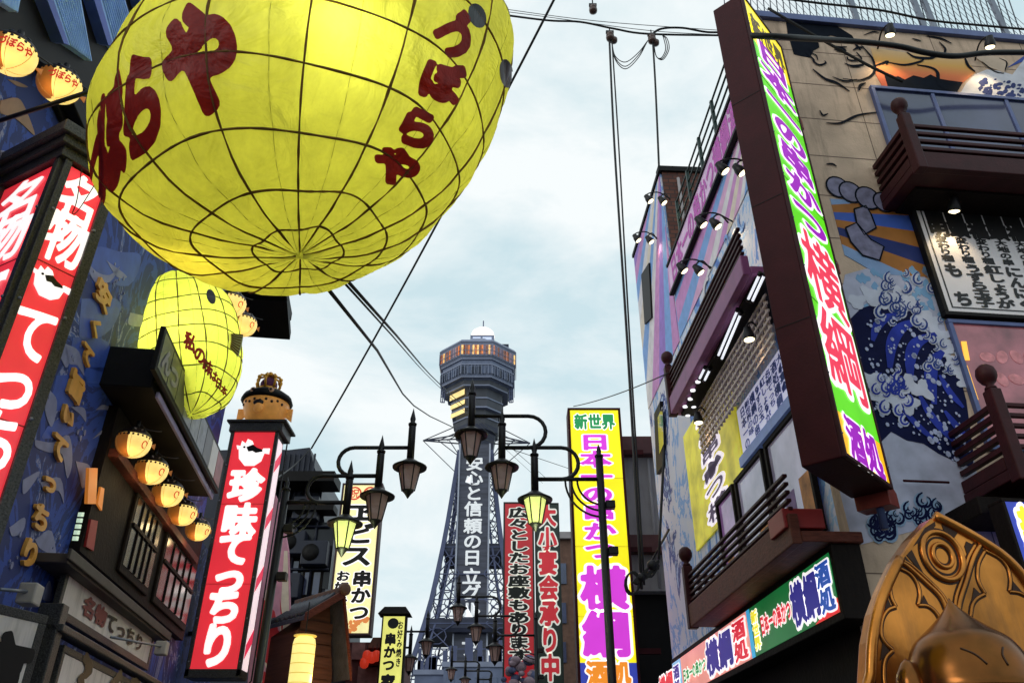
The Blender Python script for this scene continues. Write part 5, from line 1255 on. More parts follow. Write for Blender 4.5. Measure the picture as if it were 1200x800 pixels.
for sx in (-1, 1):
    for sy in (-1, 1):
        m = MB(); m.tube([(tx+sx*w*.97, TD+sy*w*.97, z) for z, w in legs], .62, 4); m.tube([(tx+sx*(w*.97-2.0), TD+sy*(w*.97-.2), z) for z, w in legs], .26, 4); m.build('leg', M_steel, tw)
for fx in range(4):
    m = MB()
    for k in range(len(legs)-1):
        (za, wa), (zb, wb) = legs[k], legs[k+1]
        for nseg in range(1):
            z1, z2, w1, w2 = za, zb, wa, wb
            def pt(u, z, w):
                a, b_ = u*w*.97, -w*.97
                return [(tx+a, TD+b_, z), (tx-b_, TD+a, z), (tx-a, TD-b_, z), (tx+b_, TD-a, z)][fx]
            rr = .13
            for u0, u1 in ((-1, -.35), (-.35, -1), (.35, 1), (1, .35)): m.tube([pt(u0, z1, w1), pt(u1, z2, w2)], rr, 4, cap=False)
            m.tube([pt(-1, z2, w2), pt(1, z2, w2)], rr*1.1, 4, cap=False)
            cz_ = (z1+z2)/2; wc = (w1+w2)/2
            for sg in (-1, 1):
                c_ = [pt(sg*(.675+.2*math.cos(a)), cz_+wc*.16*math.sin(a), wc) for a in [math.pi*i/5 for i in range(11)]]; m.tube(c_, .11, 4, cap=False)
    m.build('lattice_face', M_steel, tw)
for y, th in ((652, 2.2), (742, 2.4)):
    z = tz(y); w = np.interp(y, yl, hw); w = thw(y, w)
    m = MB(); m.lathe((tx, TD, z-th/2), [(w*1.32, 0), (w*1.36, th*.3), (w*1.36, th)], 4, smooth=False, rot=math.pi/4); m.build('ring_beam', M_steeld, tw)
m = MB(); w = 1.9; m.lathe((tx, TD, 0), [(2.4, 0), (2.2, tz(530))], 8, smooth=False); m.build('lift_shaft', M_steeld, tw)
# lettered panel
pw = 3.25; zp0, zp1 = tz(776), tz(520); PF = front(TD-legs[3][1]*.0-7.0, tx)
PF = front(TD-6.5, tx); zp0, zp1 = atY(554, 776, TD-6.5).z, atY(554, 520, TD-6.5).z
m = MB(); m.box(PF, -pw, pw, -.8, 0, zp0, zp1); pn = m.build('sign_panel', mat('tower_panel_slats', (.075, .08, .115, 1), .5, var=.5, vscale=.6, stretch=(.3, .3, 3)), tw)
m = MB()
for sx in (-1, 1): m.box(PF, sx*pw-.16, sx*pw+.16, -.8, .3, zp0, zp1)
m.build('panel_edge', mat('tower_pale_edge', (.45, .48, .58, 1), .5), pn)
m = MB()
ys_ = [543, 560, 578, 596, 616, 634, 653, 675, 694, 714, 735, 759]
tzs = [atY(554, y, TD-6.5).z for y in ys_]
for i, ch in enumerate('安心と信頼の日立グル|プ'):
    h = 3.35
    if ch == '|': put_char(m, PF, 'ー', 0, tzs[i], 3.0, 3.2, .25, .02, .2, tilt=-math.pi/2)
    else: put_char(m, PF, ch, 0, tzs[i], 3.9, h, .25, .025, .2)
m.build('lettering', mat('tower_white_letter', (.8, .82, .84, 1), .5, emit=.4), pn)
# observation decks
_thw = thw
def thw(y, px): return _thw(y, px*.95)
def octa(name, rows, mt, par, cx=0, rot=math.pi/8): 
    m = MB(); z0 = rows[0][1]; m.lathe((tx+cx, TD, z0), [(r/math.cos(math.pi/8), z-z0) for r, z in rows], 8, smooth=False, rot=rot); return m.build(name, mt, par)
R = lambda y, p: (thw(y, p), tz(y))
octa('deck_base', [R(534, 20), R(514, 23), R(512, 26), R(499, 27)], M_steeld, tw)
M_deck = mat('deck_underside', (.075, .08, .10, 1), .5, var=.3, vscale=.4)
octa('lower_deck', [R(512, 25), R(500, 28), R(499, 25), R(490, 26), R(489, 30), R(480, 31), R(479, 29), R(468, 31), R(467, 37), R(462, 38)], M_deck, tw)
for y, p in ((501, 28.3), (490, 30.3), (480, 31.4), (468, 36.8), (461, 42.6), (447.5, 43.9), (441, 43.2), (437.5, 45)):
    m = MB(); r = thw(y, p)/math.cos(math.pi/8); m.lathe((tx, TD, tz(y)), [(r-.2, 0), (r+.12, .02), (r+.12, .34), (r-.2, .36)], 8, smooth=False, rot=math.pi/8); m.build('deck_band', M_steell, tw)
octa('window_deck', [R(462, 38), R(459, 43), R(447, 43.5), R(446, 42), R(441, 42)], mat('deck_grey_blue', (.15, .18, .28, 1), .4, var=.3, vscale=.6), tw)
octa('upper_deck', [R(440, 43), R(438, 44.5), R(424, 45), R(422, 46.5), R(419, 44), R(409, 22), R(405, 18)], M_steell, tw)
def face_band(name, y0, y1, p, mats, par, cols=6, gap=.12, sel=None, lift=.12):
    r = thw(y0, p); z0, z1 = tz(y0), tz(y1); out = []
    m = MB()
    for k in range(8):
        a = k*math.pi/4; d = Vector((math.cos(a), math.sin(a), 0)); tn = Vector((-d.y, d.x, 0)); hw_ = r*math.tan(math.pi/8)
        if d.y > .3: continue
        for c in range(cols):
            u0 = -hw_+2*hw_*(c+gap)/cols; u1 = -hw_+2*hw_*(c+1-gap)/cols; C0 = Vector((tx, TD, 0))+d*(r+lift)
            m.add([C0+tn*u0+Vector((0, 0, z0)), C0+tn*u1+Vector((0, 0, z0)), C0+tn*u1+Vector((0, 0, z1)), C0+tn*u0+Vector((0, 0, z1))], [(0, 1, 2, 3)], random.randrange(len(mats)))
    return m.build(name, mats, par)
face_band('lit_window', 436, 425.5, 45.2, [lit('deck_glow_amber', rgb(215, 125, 70), .62, .7, 1.6), lit('deck_glow_brown', rgb(140, 95, 80), .5, .6, 1.4), lit('deck_glow_mauve', rgb(150, 125, 130), .6, .5, 1), lit('deck_glow_gold', rgb(255, 200, 120), .85, .7, 1.8), lit('deck_glow_dusk', rgb(120, 105, 120), .5, .5, 1), lit('deck_glow_rust', rgb(120, 60, 35), .7, .6, 1.5)], tw, 14, .06)
face_band('dark_window', 457, 449, 43.8, [mat('deck_glass', (.02, .03, .06, 1), .1), mat('deck_glass_pale', (.10, .13, .22, 1), .1)], tw, 6)
m = MB(); r_ = thw(430, 45.3)
for k in range(8):                                   # mullions and hand rails of the decks
    a = k*math.pi/4; d = Vector((math.cos(a), math.sin(a), 0)); tn = Vector((-d.y, d.x, 0))
    if d.y > .3: continue
    for rr_, ya, yb, nn in ((r_, 437, 424.5, 7), (thw(452, 43.9), 458, 448, 9)):
        for c in range(nn+1):
            u = rr_*math.tan(math.pi/8)*(2*c/nn-1); C0 = Vector((tx, TD, 0))+d*(rr_+.2)+tn*u; m.tube([C0+Vector((0, 0, tz(ya))), C0+Vector((0, 0, tz(yb)))], .09, 4)
    for yy in (432,): C0 = Vector((tx, TD, tz(yy)))+d*(r_+.2); h_ = r_*math.tan(math.pi/8); m.tube([C0-tn*h_, C0+tn*h_], .07, 4)
m.build('mullion', M_steell, tw)
m = MB()
for y0, y1, p in ((476, 469.5, 32), (486, 481, 31), (496, 491, 30.5)):
    r = thw(y0, p)+.3; a = -math.pi*3/4; d = Vector((math.cos(a), math.sin(a), 0)); tn = Vector((-d.y, d.x, 0)); h_ = r*.40; C0 = Vector((tx, TD, 0))+d*r
    m.add([C0-tn*h_+Vector((0, 0, tz(y0))), C0+tn*h_+Vector((0, 0, tz(y0))), C0+tn*h_+Vector((0, 0, tz(y1))), C0-tn*h_+Vector((0, 0, tz(y1)))], [(0, 1, 2, 3)])
m.build('lit_board', lit('deck_yellow_board', rgb(245, 215, 140), .8, .2, .5), tw)
m = MB()
for sx in (-1, 1):
    for k in range(3):
        x = tx+sx*thw(455, 39+k*2.2); m.tube([(x, TD-3, tz(478)), (x, TD-3, tz(446))], .16, 4)
    for j in range(6): y = 446+j*6.4; m.tube([(tx+sx*thw(y, 39), TD-3, tz(y)), (tx+sx*thw(y, 43.4), TD-3, tz(y))], .14, 4)
m.build('stair_frame', M_steel, tw)
m = MB(); hb = thw(406, 14.5); m.box(TF, -hb+.9, hb+.9, -hb, hb, tz(412), tz(399.5)); hs = m.build('plant_house', M_steell, tw)
m = MB(); m.box(TF, -hb+1.5, -.1+.6, hb, hb+.1, tz(408), tz(402)); m.box(TF, .6+.4, hb+.3, hb, hb+.1, tz(408), tz(402)); m.build('window', lit('house_window', rgb(200, 210, 235), .55), hs)
m = MB(); m.box(TF, hb+1.2, hb+4.4, -1, 1, tz(410), tz(405.5)); m.build('equipment_box', M_steeld, tw)
m = MB(); m.lathe((tx+.9, TD, tz(399.5)), [(thw(395, 13.5), 0), (thw(395, 14.5), .5), (thw(395, 14.8), 1.2), (thw(395, 13), 2.3), (thw(395, 8), 3.1), (.1, 3.4)], 24); m.build('light_dome', lit('dome_glow', rgb(255, 240, 228), 1.15, .12, .5), tw)
m = MB(); m.tube([(tx+1, TD, tz(387)), (tx+1, TD, tz(376))], .14, 5); m.build('antenna', M_steel, tw)
m = MB()                                             # stayed outrigger arms
for sx in (-1, 1):
    E_ = Vector((tx+sx*thw(516, 66), TD, tz(516 if sx < 0 else 519)))
    for yy in (508, 514, 520): m.tube([(tx+sx*thw(yy, 16), TD, tz(yy)), E_], .17, 4)
    for yy, u in ((503, .62), (538, .62), (505, .4), (540, .35)): m.tube([Vector((tx+sx*thw(515, 16), TD, tz(yy))), Vector((tx, TD, 0))+Vector((sx*thw(516, 16+50*u), 0, tz(516)))], .13, 4)
    m.tube([E_, (tx+sx*thw(560, 22), TD, tz(556))], .12, 4); m.tube([E_, (tx+sx*thw(500, 20), TD, tz(497))], .12, 4)
m.build('outrigger', M_steeld, tw)
for k, (x0, x1, y, hY, lab) in enumerate(((486, 520, 790, 150, 'small blue grey block of flats left of the tower base'), (520, 604, 781, 140, 'blue grey low building across the foot of the lattice tower'))):
    B = front(hY); s0, s1 = B.hit(x0, y)[0], B.hit(x1, y)[0]; zt_ = B.hit(x0, y)[1]
    b_ = thing('distant_building', lab, 'building', B.P((s0+s1)/2, 0, 0)); m = MB(); m.box(B, s0, s1, -10, 0, 0, zt_); w = m.build('wall', mat('blue_grey_wall', (.14, .17, .27, 1), .7, var=.3, vscale=.4), b_)  # wall in its own blue grey colour
    m = MB(); m.box(B, s0-.3, s1+.3, -10.2, .3, zt_, zt_+.8); m.build('roof', M_steell, b_)
    m = MB()
    for i in range(5): a = s0+(s1-s0)*(i+.2)/5; m.box(B, a, a+(s1-s0)*.11, 0, .1, zt_-3.4, zt_-1.6)
    m.build('window', mat('deck_glass_pale', 0), b_)
    m = MB()
    for i in range(7):
        a = s0+(s1-s0)*random.random()*.92; h = random.uniform(1, 4.5); m.box(B, a, a+random.uniform(.4, 1.8), -4, -3, zt_+.8, zt_+.8+h)
    m.build('rooftop_gear', M_steel, b_)

# ================================================================== vertical signs down the street
def sign_box(name, label, fr, q, th, case_m, rim=.06, group=None):
    s0, s1, z0, z1 = fr.rect(q); t = thing(name, label, 'sign', fr.P((s0+s1)/2, 0, z0), group)
    m = MB(); m.box(fr, s0, s1, -th, -.015, z0, z1); m.build('case', case_m, t, .01)
    m = MB(); m.box(fr, s0, s0+rim, -.02, .02, z0, z1); m.box(fr, s1-rim, s1, -.02, .02, z0, z1); m.box(fr, s0+rim, s1-rim, -.02, .02, z1-rim, z1); m.box(fr, s0+rim, s1-rim, -.02, .02, z0, z0+rim); m.build('frame', case_m, t, .005)
    return t, s0+rim, s1-rim, z0+rim, z1-rim
FY = front(15.5)
t, s0, s1, z0, z1 = sign_box('vertical_sign', 'tall yellow lit sign with purple and magenta lettering and blue foot, behind black lamp post', FY, [(664, 478), (731, 478), (750, 860), (681, 860)], .45, M_maroon, .05)
zb = FY.hit(700, 776)[1]; cx = (s0+s1)/2; wd = s1-s0
m = MB(); m.box(FY, s0, s1, -.015, 0, zb, z1, 0); m.box(FY, s0, s1, -.015, 0, z0, zb, 1); m.build('panel', [lit('sun_yellow_panel', rgb(250, 235, 20), .92, .1, 1.2), lit('ultramarine_panel', rgb(50, 65, 170), .85)], t)
zz = lambda y: FY.hit(704, y)[1]
lettered(t, FY, [('新世界', s0+.08, s1-.08, zz(494), .36, K_grn, False), ('日本一の串かつ', cx-wd*.34, cx+wd*.30, (zz(508)+zz(656))/2, zz(508)-zz(656), K_mag, True), ('横綱', cx-wd*.44, cx+wd*.44, (zz(662)+zz(770))/2, zz(662)-zz(770), K_mag, True),
                 ('酒処', s0+.1, s1-.1, zz(790), .5, lit('orange_letter_lit', rgb(235, 140, 40), .85), False)], .006, .1)
seams(FY, s0, s1, [zz(y) for y in (560, 640, 722)], .0005, mat('seam_ochre', (.35, .25, .02, 1), .6), t)
m = MB()
for y in (525, 640, 760): m.box(FY, s1+.05, s1+.5, -.3, -.2, zz(y)-.05, zz(y)+.05)
m.build('bracket', M_maroon, t)
FB = front(24)
kb, kr = mat('banner_black_ink', (.012, .015, .012, 1), .6), lit('banner_red_ink', rgb(190, 45, 55), .55)
t, s0, s1, z0, z1 = sign_box('vertical_sign', 'red lit sign with black white-edged lettering, left of the dark green one beyond the lamps', FB, [(587, 588), (626, 588), (628, 850), (592, 850)], .3, mat('dull_green_frame', (.02, .03, .025, 1), .5), .05)
m = MB(); m.box(FB, s0, s1, -.015, 0, z0, z1); m.build('panel', lit('deep_red_panel', rgb(170, 34, 42), .6, .15), t)
tx_ = '広々としたお座敷もあります'; za = FB.hit(607, 594)[1]; zb = FB.hit(607, 775)[1]
K_wb = lit('dim_white', rgb(215, 215, 205), .6)
lettered(t, FB, [(tx_, s0+.1, s1-.1, (za+zb)/2, za-zb, kb, True), ('!!', s0+.2, s1-.2, FB.hit(607, 788)[1], .55, kb, False)], .006, .11, hmat=K_wb)
t, s0, s1, z0, z1 = sign_box('vertical_sign', 'dark green sign with red white-edged lettering, right of the red one beyond the lamps', FB.off(.02), [(627.5, 589), (657, 589), (660, 850), (629, 850)], .3, mat('dull_green_frame', 0), .04)
m = MB(); m.box(FB, s0, s1, .0, .02, z0, z1); m.build('panel', lit('bottle_green_panel', rgb(24, 36, 30), .5), t)
za = FB.hit(643, 590)[1]; zb = FB.hit(645, 798)[1]
lettered(t, FB, [('大小宴会承り中', s0+.05, s1-.05, (za+zb)/2, za-zb, kr, True)], .026, .11, hmat=K_wb)
fl = thing('flower_decoration', 'pale pink and blue paper flower bunch at the foot of the red sign', 'decoration', FB.P(FB.hit(612, 790)[0], .3, FB.hit(612, 800)[1]))
m = MB()
for i in range(26):
    p = FB.hit(random.uniform(590, 633), random.uniform(774, 806)); m.ball(FB.P(p[0], .25+random.random()*.2, p[1]), random.uniform(.08, .19), 7, sc=(1, .6, .8), mi=random.choice((0, 0, 1)))
m.build('petals', [mat('pale_pink_paper', (.42, .30, .36, 1), .8, var=.4, vscale=9), mat('grey_blue_paper', (.13, .15, .28, 1), .8, var=.4, vscale=9)], fl)

# left: vertical signs, wooden house, dark buildings
FE = front(16)
t, s0, s1, z0, z1 = sign_box('vertical_sign', 'cream lit sign with black brush lettering, partly behind the hanging lamp, above wooden roof', FE, [(398, 566), (447, 566), (436, 746), (386, 742)], .3, mat('plum_frame', (.06, .025, .03, 1), .5), .04)
m = MB(); m.box(FE, s0, s1, -.015, 0, z0, z1, 0); m.build('panel', lit('cream_panel', rgb(245, 235, 170), .88, .15, 1.5), t)
m = MB()
for i in range(14):
    m.prism(FE, ell(random.uniform(s0+.05, s1-.05), z0+random.uniform(.02, .28), random.uniform(.03, .1), random.uniform(.03, .07), 9), .001, .003+.0001*i)
m.build('autumn_print', lit('amber_print', rgb(215, 130, 70), .7), t)
m = MB()
for i in range(2):
    c_ = s0+(s1-s0)*(.3+.42*i); pe = ell(c_, z1-.18, .13, .13, 16); m.ribbon(FE, pe+[pe[0]], .035, .004, taper=False); put_char(m, FE, '祝酒'[i], c_, z1-.18, .2, .2, .005, .02)
m.build('red_stamp', lit('stamp_red', rgb(200, 70, 50), .7), t)
zz = lambda y: FE.hit(416, y)[1]; w_ = s1-s0
lettered(t, FE, [('ヱビス', s0+w_*.12, s1-w_*.06, (zz(588)+zz(664))/2, zz(588)-zz(664), M_ink, True), ('串かつ', s0+w_*.46, s1-w_*.02, (zz(668)+zz(727))/2, zz(668)-zz(727), M_ink, True), ('お好み焼き', s0+w_*.04, s0+w_*.40, (zz(668)+zz(735))/2, zz(668)-zz(735), M_ink, True)], .006, .09)
FS = front(21)
t, s0, s1, z0, z1 = sign_box('vertical_sign', 'small yellow lit sign under a dark hipped cap, with black emblem and lettering', FS, [(447, 720), (476, 720), (470, 830), (441, 830)], .3, M_soot, .035)
m = MB(); m.box(FS, s0, s1, -.015, 0, z0, z1); m.build('panel', lit('pale_yellow_panel', rgb(235, 232, 120), .88, .15, 2), t)
m = MB(); c_ = (s0+s1)/2; m.prism(FS, ell(c_-.02, z1-.17, .14, .13, 18), .001, .004); put_column(m, FS, '串かつ', c_-.06, z1-.4, z1-1.3, .3, .005, .05, res=26); put_column(m, FS, 'お好み焼き', s1-.1, z1-.1, z1-1.2, .14, .005, .03, res=26); put_char(m, FS, '家', c_-.05, z1-1.55, .36, .38, .005, .05, res=26); m.build('lettering', M_ink, t)
m = MB(); v0, v1 = s0-.14, s1+.14; P = FS.P
m.hexa([P(v0, .12, z1+.05), P(v1, .12, z1+.05), P(v1, -.42, z1+.05), P(v0, -.42, z1+.05), P(v0+.14, 0, z1+.24), P(v1-.14, 0, z1+.24), P(v1-.14, -.3, z1+.24), P(v0+.14, -.3, z1+.24)]); m.build('cap', M_soot, t)
# dark building behind the red column
FD = front(19.0)
db = thing('dark_house', 'dark blue grey house with sheet metal upper storey behind the slim red column', 'building', FD.P(FD.hit(340, 700)[0], 0, 0))
m = MB(); p = FD.pts([(240, 528), (310, 525), (338, 527), (363, 524), (368, 545), (374, 566), (384, 640), (392, 760), (250, 800)]); p[-1] = (p[-1][0], .0); p[-2] = (p[-2][0], 0.); m.prism(FD, p, -5, 0); m.build('wall', M_navy2, db)
m = MB()
for i in range(11): x = FD.hit(306+i*6, 560); m.box(FD, x[0]-.02, x[0]+.02, 0, .05, FD.hit(330, 600)[1], FD.hit(330, 532)[1])
m.build('seam', M_navy2, db)
m = MB(); a, b_ = FD.hit(300, 572), FD.hit(398, 580); m.box(FD, a[0], b_[0], 0, .8, a[1]-.1, a[1]+.15); m.box(FD, a[0], b_[0], 0, .5, FD.hit(340, 600)[1]-.1, FD.hit(340, 600)[1]+.06); m.build('eave', M_black, db)
m = MB(); a, b_ = FD.hit(350, 612), FD.hit(385, 690); m.box(FD, a[0], b_[0], 0.0, .03, b_[1], a[1]); m.build('window', M_glassd, db)
for x_, y_ in ((346, 640), (372, 652), (340, 690), (362, 600)):
    a = FD.hit(x_, y_); m = MB(); m.box(FD, a[0]-.3, a[0]+.3, .03, .4, a[1]-.28, a[1]+.28); u_ = m.build('air_conditioner', M_navy2, db, .02)
    m = MB(); m.lathe(FD.P(a[0]-.08, .4, a[1]), [(.2, 0), (.2, .012), (.05, .02)], 18, ax=FD.en); m.build('fan_grille', M_black, u_)
m = MB()
for x_ in (328, 343, 357, 379): a, b_ = FD.hit(x_, 560), FD.hit(x_+4, 700); m.tube([FD.P(a[0], .08, a[1]), FD.P(a[0], .08, b_[1])], .035, 6)
for y_ in (618, 668): a, b_ = FD.hit(316, y_), FD.hit(386, y_); m.tube([FD.P(a[0], .1, a[1]), FD.P(b_[0], .1, a[1])], .03, 6)
m.build('pipe', M_navy2, db)
for x0_, x1_, y0_, y1_ in ((330, 350, 655, 690), (356, 376, 668, 700)):
    a, b_ = FD.hit(x0_, y0_), FD.hit(x1_, y1_); m = MB(); m.box(FD, a[0], b_[0], .0, .06, b_[1], a[1]); w = m.build('window', M_soot, db, .01); m = MB(); m.box(FD, a[0]+.06, (a[0]+b_[0])/2-.03, .06, .064, b_[1]+.06, a[1]-.06); m.box(FD, (a[0]+b_[0])/2+.03, b_[0]-.06, .06, .064, b_[1]+.06, a[1]-.06); m.build('pane', M_glassb, w)
# banner with red blobs next to the column
FN = front(13.4)
pk = thing('painted_banner', 'pink and cream banner with red painted blots, between slim red column and lamp post', 'banner', FN.P(FN.hit(315, 800)[0], 0, FN.hit(315, 850)[1]))
def FNp(mb, px, n0, n1): mb.prism(FN, FN.pts(px), n0, n1)
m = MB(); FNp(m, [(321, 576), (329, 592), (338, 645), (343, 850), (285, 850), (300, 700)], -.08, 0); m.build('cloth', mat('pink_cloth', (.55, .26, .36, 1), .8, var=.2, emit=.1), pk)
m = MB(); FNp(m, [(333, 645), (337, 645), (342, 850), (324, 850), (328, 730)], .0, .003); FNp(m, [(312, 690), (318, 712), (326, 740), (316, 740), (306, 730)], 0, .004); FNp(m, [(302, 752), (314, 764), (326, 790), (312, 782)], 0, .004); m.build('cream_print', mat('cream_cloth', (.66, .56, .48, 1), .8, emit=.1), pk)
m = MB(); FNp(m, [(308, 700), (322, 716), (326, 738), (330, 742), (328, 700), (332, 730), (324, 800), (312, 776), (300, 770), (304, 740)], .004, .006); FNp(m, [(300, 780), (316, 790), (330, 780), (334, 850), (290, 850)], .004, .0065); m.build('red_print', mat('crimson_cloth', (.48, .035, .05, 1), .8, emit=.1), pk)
# wooden gabled house and tall paper lantern
q = atY(401, 699, 13.0); GB = Fr(q.x, q.y, 45); A_, N_, F_ = GB.hit(401, 699), GB.hit(356, 726), GB.hit(410, 796)
wh = thing('wooden_shop', 'small wooden gabled shop with tiled roof under the cream lit sign', 'building', GB.P(A_[0], -1, 0))
def slope(a, b_, n0, n1, th, nm, mt, bev=.01):
    m = MB(); m.prism(GB, [a, b_, (b_[0], b_[1]+th), (a[0], a[1]+th)], n0, n1); return m.build(nm, mt, wh, bev)
N2 = (N_[0], N_[1]); F2_ = (F_[0], F_[1])
rf = slope(N2, A_, -1.3, .0, .07, 'roof', mat('grey_roof_tile', (.05, .055, .075, 1), .5, var=.4, vscale=9, bump=.5, bscale=30)); slope(A_, F2_, -1.3, .0, .07, 'roof', mat('grey_roof_tile', 0))
slope((N_[0], N_[1]-.02), (A_[0], A_[1]-.02), .0, .06, .13, 'bargeboard', M_brown); slope((A_[0], A_[1]-.02), (F2_[0], F2_[1]-.02), .0, .06, .13, 'bargeboard', M_brown)
m = MB()
for i in range(9): n = -.12-i*.14; m.tube([GB.P(N2[0], n, N2[1]+.09), GB.P(A_[0], n, A_[1]+.09)], .045, 6)
m.build('tile_row', mat('grey_roof_tile', 0), rf)
m = MB(); m.box(GB, A_[0]-.08, A_[0]+.08, -1.3, .02, A_[1]+.03, A_[1]+.14); m.lathe(GB.P(A_[0], .0, A_[1]+.11), [(.10, 0), (.10, .08), (.07, .1)], 16, ax=GB.en); m.build('ridge_tile', mat('brown_ridge_tile', (.16, .075, .045, 1), .5, var=.4, dirt=.3), rf, .01)
m = MB(); m.prism(GB, [(N_[0]+.1, N_[1]-.1), A_, (F2_[0]-.1, F2_[1]+.1), (F2_[0]-.1, 0), (N_[0]+.1, 0)], -1.25, -.35); m.build('wall', mat('brown_cedar', (.09, .035, .02, 1), .6, var=.4, stretch=(1, 1, 14), vscale=2), wh)
m = MB()
for i in range(16): z = A_[1]-.5-i*.17; m.box(GB, N_[0]+.15, F2_[0]-.2, -.35, -.325, z, z+.14)
m.build('cladding', mat('brown_cedar', 0), wh)
point_lamp(wh, 'porch_glow', GB.P(A_[0]-.4, .3, A_[1]-1.3), 12, (1, .6, .3), .1)
pl = at(351, 800, 11.5); tl = thing('paper_lantern', 'tall glowing yellow paper lantern hanging beside the wooden shop', 'lantern', (pl.x, pl.y, pl.z-.5))
zt_ = at(352, 745, 11.5*1.07/1.045).z
m = MB(); m.lathe((pl.x, pl.y, pl.z-.5), [(.1, 0), (.15, .04), (.165, .12), (.165, zt_-pl.z+.40), (.15, zt_-pl.z+.47), (.1, zt_-pl.z+.5)], 20); m.build('paper', lit('yellow_paper', rgb(255, 235, 140), .95, .12, 4), tl)
m = MB()
for i in range(9): z = pl.z-.4+i*.13; m.lathe((pl.x, pl.y, z), [(.166, 0), (.169, .006), (.166, .012)], 20)
m.build('hoop', lit('lantern_hoop', rgb(225, 190, 90), .7), tl)
m = MB(); m.tube([(pl.x, pl.y, zt_), (pl.x, pl.y, zt_+.5)], .01, 5); m.build('cord', M_wire, tl)
# clutter of shopfronts low in the middle distance
FC = front(22)
sh = thing('shop_row', 'dark red timber shopfronts with small awning low between the lit signs', 'building', FC.P(FC.hit(420, 790)[0], 0, 0))
def FCb(x0, y0, x1, y1, n0, n1, mt, nm, bev=0):
    m = MB(); a, b_ = FC.hit(x0, y0, n1), FC.hit(x1, y1, n1); m.box(FC, a[0], b_[0], n0, n1, b_[1] if b_[1] > 1 else 0, a[1]); return m.build(nm, mt, sh, bev)
FCb(388, 752, 452, 900, -4, 0, mat('oxblood_wall', (.13, .03, .03, 1), .6, var=.4), 'wall')
FCb(413, 752, 426, 772, 0, .1, mat('rose_shutter', (.35, .16, .15, 1), .6, var=.4), 'shutter'); FCb(420, 780, 444, 830, 0, .1, mat('rose_shutter', 0), 'shutter')
FCb(426, 772, 446, 779, .1, .4, M_maroon, 'beam')
m = MB(); a, b_, c_ = FC.hit(432, 760, .3), FC.hit(456, 760, .3), FC.hit(444, 748, .3); m.prism(FC, [a, b_, (b_[0]-.1, c_[1]), (a[0]+.12, c_[1])], -.2, .5); m.build('awning', mat('rust_awning', (.20, .08, .05, 1), .6, var=.3), sh)
m = MB(); 
for i in range(3):
    for j in range(7): p = FC.hit(394.5+i*2.8, 751+j*2.6, .2); m.ball(FC.P(p[0], .2, p[1]), .018, 6)
m.build('dot_display', lit('red_orange_dots', rgb(255, 120, 40), 1.4), sh)
for i, (x, y) in enumerate(((430, 768), (436, 770), (427, 776), (441, 768))):
    p = FC.P(FC.hit(x, y, .6)[0], .6, FC.hit(x, y, .6)[1])
    t = thing('red_lantern', 'small round red paper lantern hanging at the low shopfronts', 'lantern', p, 'red lanterns at the shopfronts')
    m = MB(); m.lathe(p, [(.05, -.13), (.1, -.09), (.12, 0), (.1, .09), (.05, .13)], 12); m.build('paper', lit('red_paper', rgb(190, 50, 30), .6, .2), t)
    m = MB(); m.tube([p+Vector((0, 0, .13)), p+Vector((0, 0, .3))], .01, 4); m.build('cord', M_wire, t)
# right: grey building behind, narrow brown building by the banners
FG = front(16.6)
gb_ = thing('grey_building', 'plain grey building with two red brown beams right of the yellow sign', 'building', FG.P(FG.hit(780, 700)[0], 0, 0))
a, b_ = FG.hit(728, 516), FG.hit(900, 516); zt_ = a[1]; zA = FG.hit(760, 692)[1]; m = MB(); m.box(FG, a[0], b_[0], -6, 0, zA, zt_-.02); m.build('wall', M_grey, gb_)
m = MB(); m.box(FG, a[0], b_[0], -6, -.3, 0, zA-.004); m.build('lower_wall', M_black, gb_)
for y0, y1 in ((516, 536), (630, 650)): m = MB(); m.box(FG, a[0]-.15, b_[0], -.0, .25, FG.hit(760, y1)[1], FG.hit(760, y0)[1]); m.build('beam', mat('red_brown_beam', (.11, .035, .035, 1), .55, var=.3, dirt=.3), gb_, .01)
m = MB(); m.box(FG, FG.hit(748, 600)[0], FG.hit(748, 600)[0]+.03, .002, .03, FG.hit(750, 628)[1], FG.hit(750, 540)[1]); m.tube([FG.P(FG.hit(764, 600)[0], .1, FG.hit(764, 690)[1]), FG.P(FG.hit(764, 600)[0], .1, FG.hit(764, 540)[1])], .03, 6); m.build('conduit', M_grey, gb_)
FH = front(30)
nb_ = thing('brown_building', 'narrow brown building glimpsed between the dark green sign and the yellow sign', 'building', FH.P(FH.hit(664, 700)[0], 0, 0))
a, b_ = FH.hit(646, 632), FH.hit(720, 632); m = MB(); m.box(FH, a[0], b_[0], -5, 0, 0, a[1]); m.build('wall', mat('brown_stucco', (.16, .085, .06, 1), .8, var=.3, dirt=.3), nb_)
m = MB(); m.box(FH, a[0]-.2, b_[0], -5.1, .2, a[1], a[1]+.25); m.build('roof', M_grey, nb_)
m = MB()
for k in range(3): y = 660+k*46; p, q = FH.hit(652, y), FH.hit(664, y+24); m.box(FH, p[0], q[0], 0, .05, q[1], p[1])
m.build('window', M_glassb, nb_)

